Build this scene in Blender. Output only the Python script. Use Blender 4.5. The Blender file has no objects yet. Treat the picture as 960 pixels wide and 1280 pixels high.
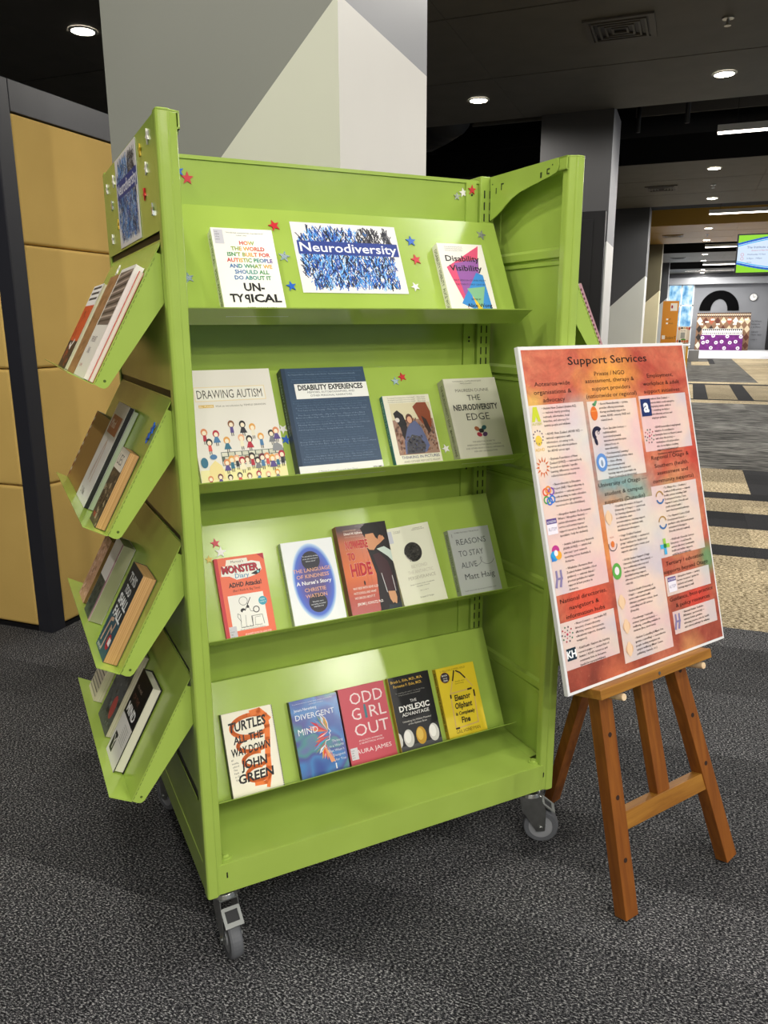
import bpy, bmesh, math, random
from math import sin, cos, pi, radians
from mathutils import Matrix, Vector
random.seed(11)
S = bpy.context.scene
COL = S.collection

# ------------------------------------------------------------------ camera
F_PX = 969.39
YAW, TILT, ROLL = .368, .238, -.0045
CAM = Vector((0, 0, 1.4363))
_f = Vector((-sin(YAW) * cos(TILT), cos(YAW) * cos(TILT), -sin(TILT)))
_r = Vector((cos(YAW), sin(YAW), 0)); _u = _r.cross(_f)
_r2 = cos(ROLL) * _r + sin(ROLL) * _u; _u2 = -sin(ROLL) * _r + cos(ROLL) * _u
cd = bpy.data.cameras.new('camera'); cam = bpy.data.objects.new('camera', cd); COL.objects.link(cam)
cd.sensor_fit = 'HORIZONTAL'; cd.sensor_width = 36; cd.lens = F_PX / 960 * 36; cd.clip_end = 200; cd.clip_start = .05
cam.matrix_world = Matrix(((_r2.x, _u2.x, -_f.x, 0), (_r2.y, _u2.y, -_f.y, 0), (_r2.z, _u2.z, -_f.z, CAM.z), (0, 0, 0, 1)))
S.camera = cam

# ------------------------------------------------------------------ world, exposure, lights
S.view_settings.view_transform = 'Standard'; S.view_settings.look = 'None'
S.view_settings.gamma = 1; S.view_settings.exposure = 0.13; S.view_settings.use_curve_mapping = False
w = bpy.data.worlds.new('world'); S.world = w; w.use_nodes = True
w.node_tree.nodes['Background'].inputs[0].default_value = (.86, .93, 1, 1)
w.node_tree.nodes['Background'].inputs[1].default_value = .36
CEIL = 4.0
def spot(name, x, y, e, size=.09, ang=172, z=CEIL - .03, col=(1, .95, .87)):
    l = bpy.data.lights.new(name, 'SPOT'); l.energy = e; l.spot_size = radians(ang); l.spot_blend = .35
    l.shadow_soft_size = size; l.color = col
    o = bpy.data.objects.new(name, l); o.location = (x, y, z); COL.objects.link(o); return o
def area(name, x0, x1, y, e, z=4.0, col=(1, .98, .95)):
    l = bpy.data.lights.new(name, 'AREA'); l.shape = 'RECTANGLE'; l.size = x1 - x0; l.size_y = .08; l.energy = e; l.color = col
    o = bpy.data.objects.new(name, l); o.location = ((x0 + x1) / 2, y, z - .035); COL.objects.link(o); return o
# downlights, plus unseen spots added as fill for shelf and booth: (x, y, energy)
DOWN = [(-2.6, .5, 110), (-1.35, .9, 110), (1.3, -.9, 115), (3.15, -.3, 120), (6.5, -.75, 330), (-2.8, -3.0, 40), (0, -3.0, 60), (2.8, -3.0, 240), (5.6, -3, 190),
        (-2.8, -5.6, 40), (0, -5.6, 50), (2.8, -5.6, 120), (5.6, -5.6, 130), (-.5, 5.9, 190), (1.6, 4.9, 120),  # rear row and the two beyond the shelf are added fill
        (-5.29, 6.28, 150), (2.79, 6.28, 120), (-2.55, 9.78, 150), (.12, 9.78, 200), (2.79, 9.78, 150),
        (.16, 15.35, 220), (2.8, 15.35, 160), (.21, 18.9, 220), (2.9, 18.9, 160), (.25, 24.7, 260), (2.9, 24.7, 160), (.26, 28.1, 260), (2.9, 28.1, 160),
        (.3, 33.8, 220), (2.9, 33.8, 150), (.3, 37.2, 220), (.35, 43.4, 180), (2.9, 43.4, 150), (.35, 46, 120)]
# linear lights, the last two unseen and added as fill: (x0, x1, y, energy)
LED = [(.3, 2.6, 2.3, 28), (.13, 2.6, 12.7, 120), (.2, 2.7, 21.7, 150), (.25, 2.75, 31.0, 180), (.3, 2.8, 40.2, 260), (-.5, 1.9, 44.6, 160), (3.4, 5.8, 1.0, 70), (.4, 2.8, -1.6, 70)]
for i, (x, y, e) in enumerate(DOWN): spot('downlight_or_fill', x, y, e * 1.0)
for x0, x1, y, e in LED: area('linear_or_fill', x0, x1, y, e)

# ------------------------------------------------------------------ materials
def lin(h):
    if isinstance(h, str):
        h = h.lstrip('#'); c = [int(h[i:i + 2], 16) / 255 for i in (0, 2, 4)]
    else: c = [v / 255 for v in h]
    return tuple(v / 12.92 if v <= .04045 else ((v + .055) / 1.055) ** 2.4 for v in c) + (1,)
class NT:
    def __init__(s, name):
        s.m = bpy.data.materials.new(name); s.m.use_nodes = True; s.t = s.m.node_tree; s.b = s.t.nodes['Principled BSDF']
    def n(s, ty, **k):
        o = s.t.nodes.new(ty)
        for a, v in k.items():
            if a.startswith('i_'): o.inputs[a[2:].replace('_', ' ')].default_value = v
            else: setattr(o, a, v)
        return o
    def l(s, a, b): s.t.links.new(a, b)
    def coord(s, kind='Object', scale=(1, 1, 1), rot=(0, 0, 0)):
        tc = s.n('ShaderNodeTexCoord'); mp = s.n('ShaderNodeMapping'); mp.inputs['Scale'].default_value = scale; mp.inputs['Rotation'].default_value = rot
        s.l(tc.outputs[kind], mp.inputs[0]); return mp.outputs[0]
    def noise(s, vec, scale, detail=3, rough=.5, dist=0):
        o = s.n('ShaderNodeTexNoise'); o.inputs['Scale'].default_value = scale; o.inputs['Detail'].default_value = detail
        o.inputs['Roughness'].default_value = rough; o.inputs['Distortion'].default_value = dist; s.l(vec, o.inputs['Vector']); return o.outputs['Fac']
    def ramp(s, fac, stops, interp='LINEAR'):
        o = s.n('ShaderNodeValToRGB'); r = o.color_ramp; r.interpolation = interp
        while len(r.elements) < len(stops): r.elements.new(.5)
        for e, (p, c) in zip(r.elements, stops): e.position = p; e.color = lin(c) if isinstance(c, str) else c
        s.l(fac, o.inputs[0]); return o.outputs[0]
    def mix(s, fac, a, b, mode='MIX'):
        o = s.n('ShaderNodeMix', data_type='RGBA', blend_type=mode)
        for sock, v in ((o.inputs[0], fac), (o.inputs[6], a), (o.inputs[7], b)):
            if hasattr(v, 'is_linked'): s.l(v, sock)
            elif isinstance(v, str): sock.default_value = lin(v)
            else: sock.default_value = v
        return o.outputs[2]
    def bump(s, h, strength=.2, dist=.001):
        o = s.n('ShaderNodeBump'); o.inputs['Strength'].default_value = strength; o.inputs['Distance'].default_value = dist
        s.l(h, o.inputs['Height']); s.l(o.outputs[0], s.b.inputs['Normal'])
    def fin(s, color=None, rough=.5, spec=.5, metal=0, coat=0):
        if color is not None:
            if hasattr(color, 'is_linked'): s.l(color, s.b.inputs['Base Color'])
            else: s.b.inputs['Base Color'].default_value = lin(color) if isinstance(color, str) else color
        s.b.inputs['Roughness'].default_value = rough; s.b.inputs['Specular IOR Level'].default_value = spec
        s.b.inputs['Metallic'].default_value = metal; s.b.inputs['Coat Weight'].default_value = coat
        return s.m
_mc = {}
def mat(color, rough=.5, spec=.5, metal=0, coat=0, var=.0, vs=40):
    k = (color, rough, spec, metal, coat, var, vs)
    if k in _mc: return _mc[k]
    t = NT('paint_' + color.strip('#'))
    if var:
        f = t.noise(t.coord(), vs, 3); c = lin(color)
        col = t.ramp(f, [(.3, tuple(v * (1 - var) for v in c[:3]) + (1,)), (.7, tuple(min(1, v * (1 + var)) for v in c[:3]) + (1,))])
        _mc[k] = t.fin(col, rough, spec, metal, coat)
    else: _mc[k] = t.fin(color, rough, spec, metal, coat)
    return _mc[k]
def emis(color, s):
    t = NT('glow'); t.fin('#000000'); t.b.inputs['Emission Color'].default_value = lin(color); t.b.inputs['Emission Strength'].default_value = s; return t.m
# powder coated green steel: fine orange peel
t = NT('green_powder_coat'); v = t.coord(); f = t.noise(v, 9, 2)
t.bump(t.noise(v, 420, 2), .16, .0006)
M_GREEN = t.fin(t.ramp(f, [(.3, '#a0ba52'), (.7, '#a6c057')]), .17, .45)
def wood(name, c1, c2, scale=1, rough=.45, axis='x'):
    t = NT(name); sc = {'x': (3, 40, 40), 'y': (40, 3, 40), 'z': (40, 40, 3)}[axis]
    v = t.coord(scale=sc); f = t.noise(v, 1.2 * scale, 5, .6, .6); t.bump(f, .1, .0005)
    return t.fin(t.ramp(f, [(.3, c1), (.7, c2)]), rough, .4)
M_WOOD = wood('easel_wood', '#6f3c14', '#94581f', axis='y'); M_WOODX = wood('easel_wood_cross', '#85551d', '#ad7a30', axis='x')
M_PEG = wood('pale_peg_wood', '#d9b489', '#ecd2ab', axis='x')
# carpet
def carpet(name, dark, light, streak=False, sc=300, lo=.45, hi=.56, speck=None):
    t = NT(name); geo = t.n('ShaderNodeNewGeometry'); pos = geo.outputs['Position']
    mp = t.n('ShaderNodeMapping'); t.l(pos, mp.inputs[0]); mp.inputs['Scale'].default_value = (.55, 1, 1) if not streak else (.12, 1, 1)
    f = t.noise(mp.outputs[0], sc if not streak else 22, 3 if not streak else 2, .75)
    c = t.ramp(f, speck or [(lo, dark), (hi, light)])
    big = t.noise(pos, 1.1, 2); pm = t.ramp(big, [(.35, (.86, .86, .86, 1)), (.65, (1.12, 1.12, 1.12, 1))])
    oi = t.n('ShaderNodeObjectInfo'); r = t.n('ShaderNodeMapRange'); t.l(oi.outputs['Random'], r.inputs[0]); r.inputs[3].default_value = .66; r.inputs[4].default_value = 1.2
    cc = t.n('ShaderNodeCombineColor')
    for i in range(3): t.l(r.outputs[0], cc.inputs[i])
    t.bump(f, .5, .003)
    return t.fin(t.mix(1.0, t.mix(1.0, c, cc.outputs[0], 'MULTIPLY'), pm, 'MULTIPLY'), .95, .1)
M_CARPET = carpet('charcoal_carpet', '', '', sc=260, speck=[(.38, '#08080a'), (.49, '#29292c'), (.56, '#5d5d5f'), (.66, '#b9b8b6')])
M_CARPET_BEIGE = carpet('beige_carpet', '#6f6148', '#d8c8a6', sc=90)
M_CARPET_BLACK = carpet('black_carpet', '#161618', '#3d3d3f')
M_CARPET_GREY = carpet('striped_grey_carpet', '#383735', '#7e7c77', streak=True)
M_PALE_FLOOR_SHEEN = mat('#e6e8ec', .4, .5)  # far shiny floor, reflected window light included in its white
M_CEIL = mat('#64625c', .6, .4, var=.08, vs=3)
M_CEILDARK = mat('#141414', .8, .2)
M_GOLDCEIL = mat('#b08a3a', .45, .4)
M_BLACK = mat('#121215', .45, .4)
M_STEEL = mat('#b9bbb8', .28, .5, metal=1, var=.1)
M_RUBBER = mat('#5d5f63', .6, .4, var=.08); M_RUBDARK = mat('#232426', .6, .4)
M_PAGES = None
t = NT('book_pages'); v = t.coord(scale=(1, 1, 900)); f = t.noise(v, 1, 2); M_PAGES = t.fin(t.ramp(f, [(.35, '#c9bfa6'), (.65, '#efe8d6')]), .9, .1)
t = NT('tan_pages'); v = t.coord(scale=(1, 1, 900)); f = t.noise(v, 1, 2); M_PAGES_TAN = t.fin(t.ramp(f, [(.35, '#a97f4e'), (.65, '#d6ad78')]), .9, .1)
t = NT('gold_upholstery'); v = t.coord(); f = t.noise(v, 700, 2); g = t.noise(v, 4, 2); t.bump(f, .25, .0008)
M_UPH = t.fin(t.mix(.35, t.ramp(f, [(.3, '#c9a658'), (.7, '#e8c678')]), t.ramp(g, [(.3, '#ccaa5e'), (.7, '#dfbc6c')])), .8, .25)
t = NT('printed_ink'); a = t.n('ShaderNodeAttribute'); a.attribute_name = 'Col'; M_INK = t.fin(a.outputs['Color'], .45, .35)
t = NT('screen_picture'); a = t.n('ShaderNodeAttribute'); a.attribute_name = 'Col'; t.fin('#000000', .2); t.l(a.outputs['Color'], t.b.inputs['Emission Color']); t.b.inputs['Emission Strength'].default_value = 1.0; M_SCREEN = t.m

# ------------------------------------------------------------------ object helpers
def tag(o, label=None, cat=None, group=None, kind=None):
    if label: o['label'] = label
    if cat: o['category'] = cat
    if group: o['group'] = group
    if kind: o['kind'] = kind
    return o
def empty(name, M, label, cat, group=None, parent=None):
    o = bpy.data.objects.new(name, None); o.empty_display_size = .05; COL.objects.link(o); o.matrix_world = M; return tag(o, label, cat, group)
def link(name, me, parent=None, kind=None):
    o = bpy.data.objects.new(name, me); COL.objects.link(o)
    if parent is not None: o.parent = parent
    if kind: o['kind'] = kind
    return o
class MB:
    def __init__(s): s.v = []; s.f = []; s.m = []
    def add(s, vs, fs, mi=0, M=None):
        b = len(s.v)
        for p in vs:
            p = Vector(p); s.v.append(tuple(M @ p if M else p))
        for f in fs: s.f.append(tuple(b + i for i in f)); s.m.append(mi)
    def box(s, a, b, mi=0, M=None):
        (x0, y0, z0), (x1, y1, z1) = a, b
        s.add([(x0, y0, z0), (x1, y0, z0), (x1, y1, z0), (x0, y1, z0), (x0, y0, z1), (x1, y0, z1), (x1, y1, z1), (x0, y1, z1)],
              [(0, 3, 2, 1), (4, 5, 6, 7), (0, 1, 5, 4), (1, 2, 6, 5), (2, 3, 7, 6), (3, 0, 4, 7)], mi, M)
    def prism(s, pts, ax, a, b, mi=0, M=None):
        n = len(pts)
        def P(p, d): return {'x': (d, p[0], p[1]), 'y': (p[0], d, p[1]), 'z': (p[0], p[1], d)}[ax]
        s.add([P(p, a) for p in pts] + [P(p, b) for p in pts],
              [tuple(range(n - 1, -1, -1)), tuple(range(n, 2 * n))] + [(i, (i + 1) % n, n + (i + 1) % n, n + i) for i in range(n)], mi, M)
    def cyl(s, p0, p1, r0, r1=None, n=16, mi=0, M=None):
        r1 = r0 if r1 is None else r1; p0 = Vector(p0); p1 = Vector(p1); d = (p1 - p0).normalized()
        a = d.orthogonal().normalized(); b = d.cross(a)
        vs = [p0 + (a * cos(2 * pi * i / n) + b * sin(2 * pi * i / n)) * r0 for i in range(n)] + [p1 + (a * cos(2 * pi * i / n) + b * sin(2 * pi * i / n)) * r1 for i in range(n)]
        s.add(vs, [tuple(range(n - 1, -1, -1)), tuple(range(n, 2 * n))] + [(i, (i + 1) % n, n + (i + 1) % n, n + i) for i in range(n)], mi, M)
    def bar(s, p0, p1, w, d, nrm, mi=0, M=None):
        """rectangular bar from p0 to p1, width w across, depth d along nrm"""
        p0 = Vector(p0); p1 = Vector(p1); dr = (p1 - p0).normalized(); nrm = Vector(nrm); nrm = (nrm - dr * nrm.dot(dr)).normalized(); a = dr.cross(nrm)
        vs = []
        for p in (p0, p1):
            for i, j in ((-1, -1), (1, -1), (1, 1), (-1, 1)): vs.append(p + a * i * w / 2 + nrm * j * d / 2)
        s.add(vs, [(0, 3, 2, 1), (4, 5, 6, 7), (0, 1, 5, 4), (1, 2, 6, 5), (2, 3, 7, 6), (3, 0, 4, 7)], mi, M)
    def mesh(s, name, mats, smooth=False):
        me = bpy.data.meshes.new(name); me.from_pydata(s.v, [], s.f)
        for m in (mats if isinstance(mats, (list, tuple)) else [mats]): me.materials.append(m)
        me.polygons.foreach_set('material_index', s.m)
        bm = bmesh.new(); bm.from_mesh(me); bmesh.ops.recalc_face_normals(bm, faces=bm.faces); bm.to_mesh(me); bm.free()
        if smooth: me.polygons.foreach_set('use_smooth', [True] * len(me.polygons))
        me.update(); return me
    def build(s, name, mats, parent=None, kind=None, bevel=0, seg=2, smooth=False):
        o = link(name, s.mesh(name, mats, smooth), parent, kind)
        if bevel:
            md = o.modifiers.new('bevel', 'BEVEL'); md.width = bevel; md.segments = seg; md.limit_method = 'ANGLE'; md.angle_limit = radians(40)
        if smooth:
            try: o.data.shade_smooth_by_angle(radians(40)) if hasattr(o.data, 'shade_smooth_by_angle') else None
            except Exception: pass
        return o

# ------------------------------------------------------------------ flat print (lettering and artwork on paper)
_tc = bpy.data.curves.new('type', 'FONT'); _tc.resolution_u = 2; _tc.fill_mode = 'FRONT'
_to = bpy.data.objects.new('type', _tc); COL.objects.link(_to)
_cache = {}
def glyphs(body, bold=0, res=2, spacing=1.0, line=1.0):
    bold = min(bold, .034); k = (body, bold, res, spacing, line)
    if k not in _cache:
        _tc.body = body; _tc.offset = bold; _tc.resolution_u = res; _tc.space_character = spacing; _tc.space_line = line
        dg = bpy.context.evaluated_depsgraph_get(); dg.update()
        me = bpy.data.meshes.new_from_object(_to.evaluated_get(dg))
        vs = [(q.co.x, q.co.y) for q in me.vertices]; fs = [tuple(p.vertices) for p in me.polygons]; bpy.data.meshes.remove(me)
        _cache[k] = (vs, fs)
    return _cache[k]
_h = glyphs('H')[0]; CAP = max(q[1] for q in _h) - min(q[1] for q in _h)
class Ink:
    STEP = .00001
    def __init__(s, z=.0002): s.v = []; s.f = []; s.c = []; s.z = z
    def up(s): s.z += s.STEP
    def poly(s, pts, c, lift=True):
        if lift: s.up()
        b = len(s.v); s.v += [(x, y, s.z) for x, y in pts]; s.f.append(tuple(range(b, b + len(pts)))); s.c.append(lin(c))
    def rect(s, x0, y0, x1, y1, c, lift=True): s.poly([(x0, y0), (x1, y0), (x1, y1), (x0, y1)], c, lift)
    def ell(s, x, y, rx, ry, c, n=24, lift=True, rot=0):
        s.poly([(x + rx * cos(a) * cos(rot) - ry * sin(a) * sin(rot), y + rx * cos(a) * sin(rot) + ry * sin(a) * cos(rot)) for a in [2 * pi * i / n for i in range(n)]], c, lift)
    def ring(s, x, y, r0, r1, c, a0=0, a1=2 * pi, n=24):
        s.up(); b = len(s.v)
        for i in range(n + 1):
            a = a0 + (a1 - a0) * i / n; s.v += [(x + r0 * cos(a), y + r0 * sin(a), s.z), (x + r1 * cos(a), y + r1 * sin(a), s.z)]
        for i in range(n): s.f.append((b + 2 * i, b + 2 * i + 1, b + 2 * i + 3, b + 2 * i + 2)); s.c.append(lin(c))
    def line(s, pts, w, c, lift=True):
        if lift: s.up()
        for (x0, y0), (x1, y1) in zip(pts, pts[1:]):
            L = math.hypot(x1 - x0, y1 - y0) or 1e-9; nx, ny = -(y1 - y0) / L * w / 2, (x1 - x0) / L * w / 2
            ex, ey = (x1 - x0) / L * w * .3, (y1 - y0) / L * w * .3
            s.poly([(x0 - ex + nx, y0 - ey + ny), (x0 - ex - nx, y0 - ey - ny), (x1 + ex - nx, y1 + ey - ny), (x1 + ex + nx, y1 + ey + ny)], c, False)
    def text(s, body, x, y, cap, c, al='l', bold=0, w=None, maxw=None, shear=0, rot=0, res=2, spacing=1.0, line=1.0, up=True, mirror=False):
        """baseline of first line at y; cap = capital height; w forces the width, maxw limits it; c may be a function of 0..1 across"""
        vs, fs = glyphs(body, bold, res, spacing, line)
        if not vs: return
        if up: s.up()
        x0 = min(q[0] for q in vs); x1 = max(q[0] for q in vs); k = cap / CAP; kx = k
        if w: kx = w / (x1 - x0)
        if maxw and (x1 - x0) * kx > maxw: kx = maxw / (x1 - x0)
        W = (x1 - x0) * kx; ox = {'l': 0, 'c': -W / 2, 'r': -W}[al]; b = len(s.v); cr, sr = cos(rot), sin(rot)
        for qx, qy in vs:
            px, py = ox + ((x1 - qx) if mirror else (qx - x0)) * kx + qy * k * shear, qy * k
            s.v.append((x + px * cr - py * sr, y + px * sr + py * cr, s.z))
        for f in fs:
            s.f.append(tuple(b + i for i in f))
            s.c.append(lin(c(((sum(vs[i][0] for i in f) / len(f)) - x0) / (x1 - x0))) if callable(c) else lin(c))
    def para(s, lines, x, y, cap, c, pitch=None, **k):
        pitch = pitch or cap * 1.6
        for i, l in enumerate(lines):
            if l: s.text(l, x, y - i * pitch, cap, c, up=(i == 0), **k)
    def build(s, name, parent, m=None, M=None):
        me = bpy.data.meshes.new(name); me.from_pydata([tuple(M @ Vector(p)) for p in s.v] if M else s.v, [], s.f); me.materials.append(m or M_INK)
        at = me.color_attributes.new('Col', 'FLOAT_COLOR', 'CORNER'); data = []
        for p, c in zip(me.polygons, s.c): data += list(c) * p.loop_total
        at.data.foreach_set('color', data); me.update()
        return link(name, me, parent)

# ================================================================== THE SETTING
def structure(name, mb, mats, bevel=0):
    return tag(mb.build(name, mats, None, None, bevel), kind='structure')
m = MB(); m.box((-14, -7, -.2), (11, 46.7, -.012)); floor = structure('floor', m, M_CARPET_BLACK)
_unit = {}
def tile(x0, x1, y0, y1, M, z=0.0, gap=.0004, r=None):
    k = (round(x1 - x0, 3), round(y1 - y0, 3), M.name)
    if k not in _unit:
        b = MB(); hx, hy = (x1 - x0) / 2 - gap, (y1 - y0) / 2 - gap; e = .0006
        b.v = [(-hx, -hy, -.011), (hx, -hy, -.011), (hx, hy, -.011), (-hx, hy, -.011), (-hx, -hy, -e), (hx, -hy, -e), (hx, hy, -e), (-hx, hy, -e),
               (-hx + e, -hy + e, 0), (hx - e, -hy + e, 0), (hx - e, hy - e, 0), (-hx + e, hy - e, 0)]
        b.f = [(0, 1, 5, 4), (1, 2, 6, 5), (2, 3, 7, 6), (3, 0, 4, 7), (4, 5, 9, 8), (5, 6, 10, 9), (6, 7, 11, 10), (7, 4, 8, 11), (8, 9, 10, 11)]; b.m = [0] * 9
        _unit[k] = b.mesh('carpet_tile', M)
    o = link('carpet_tile', _unit[k], floor); o.location = ((x0 + x1) / 2, (y0 + y1) / 2, z); return o
# near area: charcoal planks, 1 m x 0.25 m, laid in staggered rows
y = .38; row = 0
while y < 3.87:
    x = -4.6 + (row % 4) * .25 + (.5 if row % 2 else 0)
    while x < 2.6:
        tile(x, x + 1.0, y, y + .25, M_CARPET); x += 1.0
    y += .25; row += 1
Y0 = .38 + .25 * 14
def strip(y0, y1, M, x0=-1.5, x1=3.5, n=None, L=1.0, off=0.0):
    n = n or max(1, round((y1 - y0) / .2567)); h = (y1 - y0) / n
    for i in range(n):
        x = x0 + off * (i % 2)
        while x < x1 - .05:
            tile(x, x + L, y0 + i * h, y0 + (i + 1) * h, M); x += L
strip(Y0, 5.17, M_CARPET_BEIGE, off=.5); strip(5.17, 5.43, M_CARPET_BLACK); strip(5.43, 5.93, M_CARPET_BEIGE); strip(5.93, 6.44, M_CARPET_BLACK)
strip(6.44, 6.94, M_CARPET_BEIGE); strip(6.94, 7.2, M_CARPET_BLACK)
strip(7.2, 8.4, M_CARPET_BEIGE, -1.4, .6); strip(7.2, 8.4, M_CARPET_BLACK, .6, 3.6)
strip(8.4, 15.5, M_CARPET_GREY, -1.0, 5, n=7, L=1.0); strip(15.5, 16.1, M_CARPET_BEIGE, -1, 5, n=1)
for x0, x1, M in ((-1.8, .16, M_CARPET_BEIGE), (.16, .43, M_CARPET_BLACK), (.43, .96, M_CARPET_BEIGE), (.96, 1.24, M_CARPET_BLACK), (1.24, 2.2, M_CARPET_BEIGE), (2.2, 4.2, M_CARPET_BLACK)):
    tile(x0, x1, 16.3, 20.1, M)
strip(20.5, 21.1, M_CARPET_BEIGE, -1, 5, n=1)
for yy in (16.1, 20.1): strip(yy, yy + (.2 if yy < 17 else .4), M_CARPET_BLACK, -1, 5, n=1)
for yy in (21.1, 24.6, 28.1, 31.6): tile(-1.2, 1.65, yy, yy + 3.5, M_CARPET_GREY); tile(1.65, 5.65, yy, yy + 3.5, M_CARPET_BEIGE)
tile(.13, .73, 29.3, 32.0, M_CARPET_BEIGE, .004); tile(.73, .93, 30.4, 34.2, M_CARPET_BLACK, .006)
strip(35.1, 46.6, M_PALE_FLOOR_SHEEN, -1.5, 6.5, n=3, L=2.0)
# far left and right floor that the tiles above do not reach
m = MB(); m.box((-14, -7, -.011), (11, .38, -.001)); m.box((-14, .38, -.011), (-4.62, 46.7, -.001)); m.box((-4.6, Y0, -.011), (-1.82, 46.7, -.001)); m.box((6.5, .38, -.011), (11, 46.7, -.001))
o = link('carpet', m.mesh('carpet', M_CARPET), floor)

# ceiling: dropped bands of panels with open dark voids between them
m = MB(); m.box((-14, -7, 5.1), (11, 46.7, 5.2)); ceiling = structure('ceiling', m, M_CEILDARK)
_cp = {}
def cpanel(x0, x1, y0, y1, M):
    k = (round(x1 - x0, 3), round(y1 - y0, 3), M.name)
    if k not in _cp:
        b = MB(); hx, hy = (x1 - x0) / 2 - .002, (y1 - y0) / 2 - .012; b.box((-hx, -hy, 0), (hx, hy, .03)); _cp[k] = b.mesh('ceiling_panel', M)
    o = link('ceiling_panel', _cp[k], ceiling); o.location = ((x0 + x1) / 2, (y0 + y1) / 2, CEIL)
BANDS = [(-2.4, 2.9, M_CEIL), (5.45, 10.82, M_CEIL), (14.57, 19.8, M_CEIL), (23.7, 29.0, M_GOLDCEIL), (32.9, 37.9, M_CEIL), (42.7, 46.6, M_CEIL)]
for y0, y1, M in BANDS:
    h = (y1 - y0) / 3; x0 = -13.0 if y0 < 12 else -2.6
    for i in range(3):
        x = x0
        while x < 10.5:
            L = 3.6; cpanel(x, x + L, y0 + i * h, y0 + (i + 1) * h, M); x += L
    b = MB()
    for yy in (y0, y1 - .04): b.box((-13.8, yy, CEIL + .005), (10.8, yy + .04, CEIL + .42))
    b.box((-13.8, y0 + .05, CEIL + .05), (10.8, y1 - .05, CEIL + .06))
    o = link('ceiling_fascia', b.mesh('ceiling_fascia', M if M is M_GOLDCEIL else M_CEILDARK), ceiling)
m = MB(); m.box((-14.1, -7, 0), (-14, 46.7, 5.1)); structure('wall_left', m, mat('#161617', .8))
m = MB(); m.box((-6, 11.2, 0), (-5.9, 46.7, 5.1)); structure('wall_left', m, mat('#161617', .8))
m = MB(); m.box((-14, -7.1, 0), (11, -7, 5.1)); structure('wall_back', m, mat('#8d8b86', .8))
m = MB(); m.box((.05, 46.7, 0), (11, 46.85, 5.1)); m.box((-9, 46.7, 3.45), (.05, 46.85, 5.1)); m.box((-9, 46.7, 0), (-1.3, 46.85, 3.45)); structure('wall_far', m, mat('#85878c', .6, var=.05, vs=1))
m = MB()
for x in (-1.3, -.62, -.02): m.box((x, 46.62, 0), (x + .07, 46.72, 3.45))
for z in (0, 1.15, 2.3, 3.38): m.box((-1.3, 46.62, z), (.05, 46.72, z + .07))
window = structure('window_1', m, mat('#dfe6ea', .4))
m = MB(); m.box((-1.25, 46.66, .05), (.0, 46.67, 3.4)); t = NT('daylit_glass'); v = t.coord(scale=(1, 1, .6)); f = t.noise(v, 3, 4)
col = t.ramp(f, [(.35, '#4f8fc4'), (.5, '#9fd0ec'), (.65, '#e8f6fc')]); t.fin('#000000', .1); t.l(col, t.b.inputs['Emission Color']); t.b.inputs['Emission Strength'].default_value = 1.1
link('pane', m.mesh('pane', t.m), window)
m = MB(); m.box((3.78, 46.3, 0), (6, 46.69, 3.3)); structure('door_1', m, M_BLACK)
m = MB(); m.box((-6, 46.2, 3.42), (10, 46.6, 3.75)); structure('trim_1', m, mat('#a7a9ad', .4))

# two-tone columns, slanting boundary; paler side tones stand in for light there
def column(y0, dark, light, lit_side_dark, lit_side_light, x0=-1.975, x1=-1.085, zs=2.415, slope=.98, dep=.88):
    b = MB(); zl = zs - slope * (x1 - x0)
    b.add([(x0, y0, 0), (x1, y0, 0), (x1, y0, zs), (x0, y0, zl)], [(0, 1, 2, 3)], 1)
    b.add([(x0, y0, zl), (x1, y0, zs), (x1, y0, CEIL + .05), (x0, y0, CEIL + .05)], [(0, 1, 2, 3)], 0)
    b.add([(x1, y0, 0), (x1, y0 + dep, 0), (x1, y0 + dep, zs), (x1, y0, zs)], [(0, 1, 2, 3)], 3)
    b.add([(x1, y0, zs), (x1, y0 + dep, zs), (x1, y0 + dep, CEIL + .05), (x1, y0, CEIL + .05)], [(0, 1, 2, 3)], 2)
    b.add([(x0, y0, 0), (x0, y0 + dep, 0), (x0, y0 + dep, CEIL + .05), (x0, y0, CEIL + .05)], [(3, 2, 1, 0)], 0)
    b.add([(x0, y0 + dep, 0), (x1, y0 + dep, 0), (x1, y0 + dep, CEIL + .05), (x0, y0 + dep, CEIL + .05)], [(3, 2, 1, 0)], 0)
    me = bpy.data.meshes.new('column'); me.from_pydata(b.v, [], b.f)
    for c in (dark, light, lit_side_dark, lit_side_light): me.materials.append(mat(c, .55, .35, var=.02, vs=2))
    me.polygons.foreach_set('material_index', b.m); me.update()
    o = link('column', me); o['kind'] = 'structure'; return o
column(2.44, '#868880', '#cfd1bf', '#8d8f94', '#dcd9d2')
column(10.75, '#4a4a4c', '#b9bbb8', '#8a8a8e', '#d8d6d2', zs=2.45, dep=.95)
column(19.9, '#4c4d50', '#d5d8d2', '#77787c', '#e8e8e6', zs=2.5, slope=.91)
column(29.0, '#6a6550', '#e8dfba', '#9a9684', '#efe8cc', zs=2.5, slope=.91, x0=-1.9)
column(38.1, '#4a4c50', '#c9ccca', '#8a8c90', '#e0e0de', zs=2.5, slope=.91, x0=-1.9)
m = MB(); m.box((-1.8, 10.60, 0), (-1.1, 10.74, 2.8), 0); m.box((-1.72, 10.585, .12), (-1.25, 10.60, 2.7), 0)
tag(m.build('cupboard', [M_BLACK], None, None, .004), 'tall black cupboard standing against the second grey column', 'cupboard')

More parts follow.
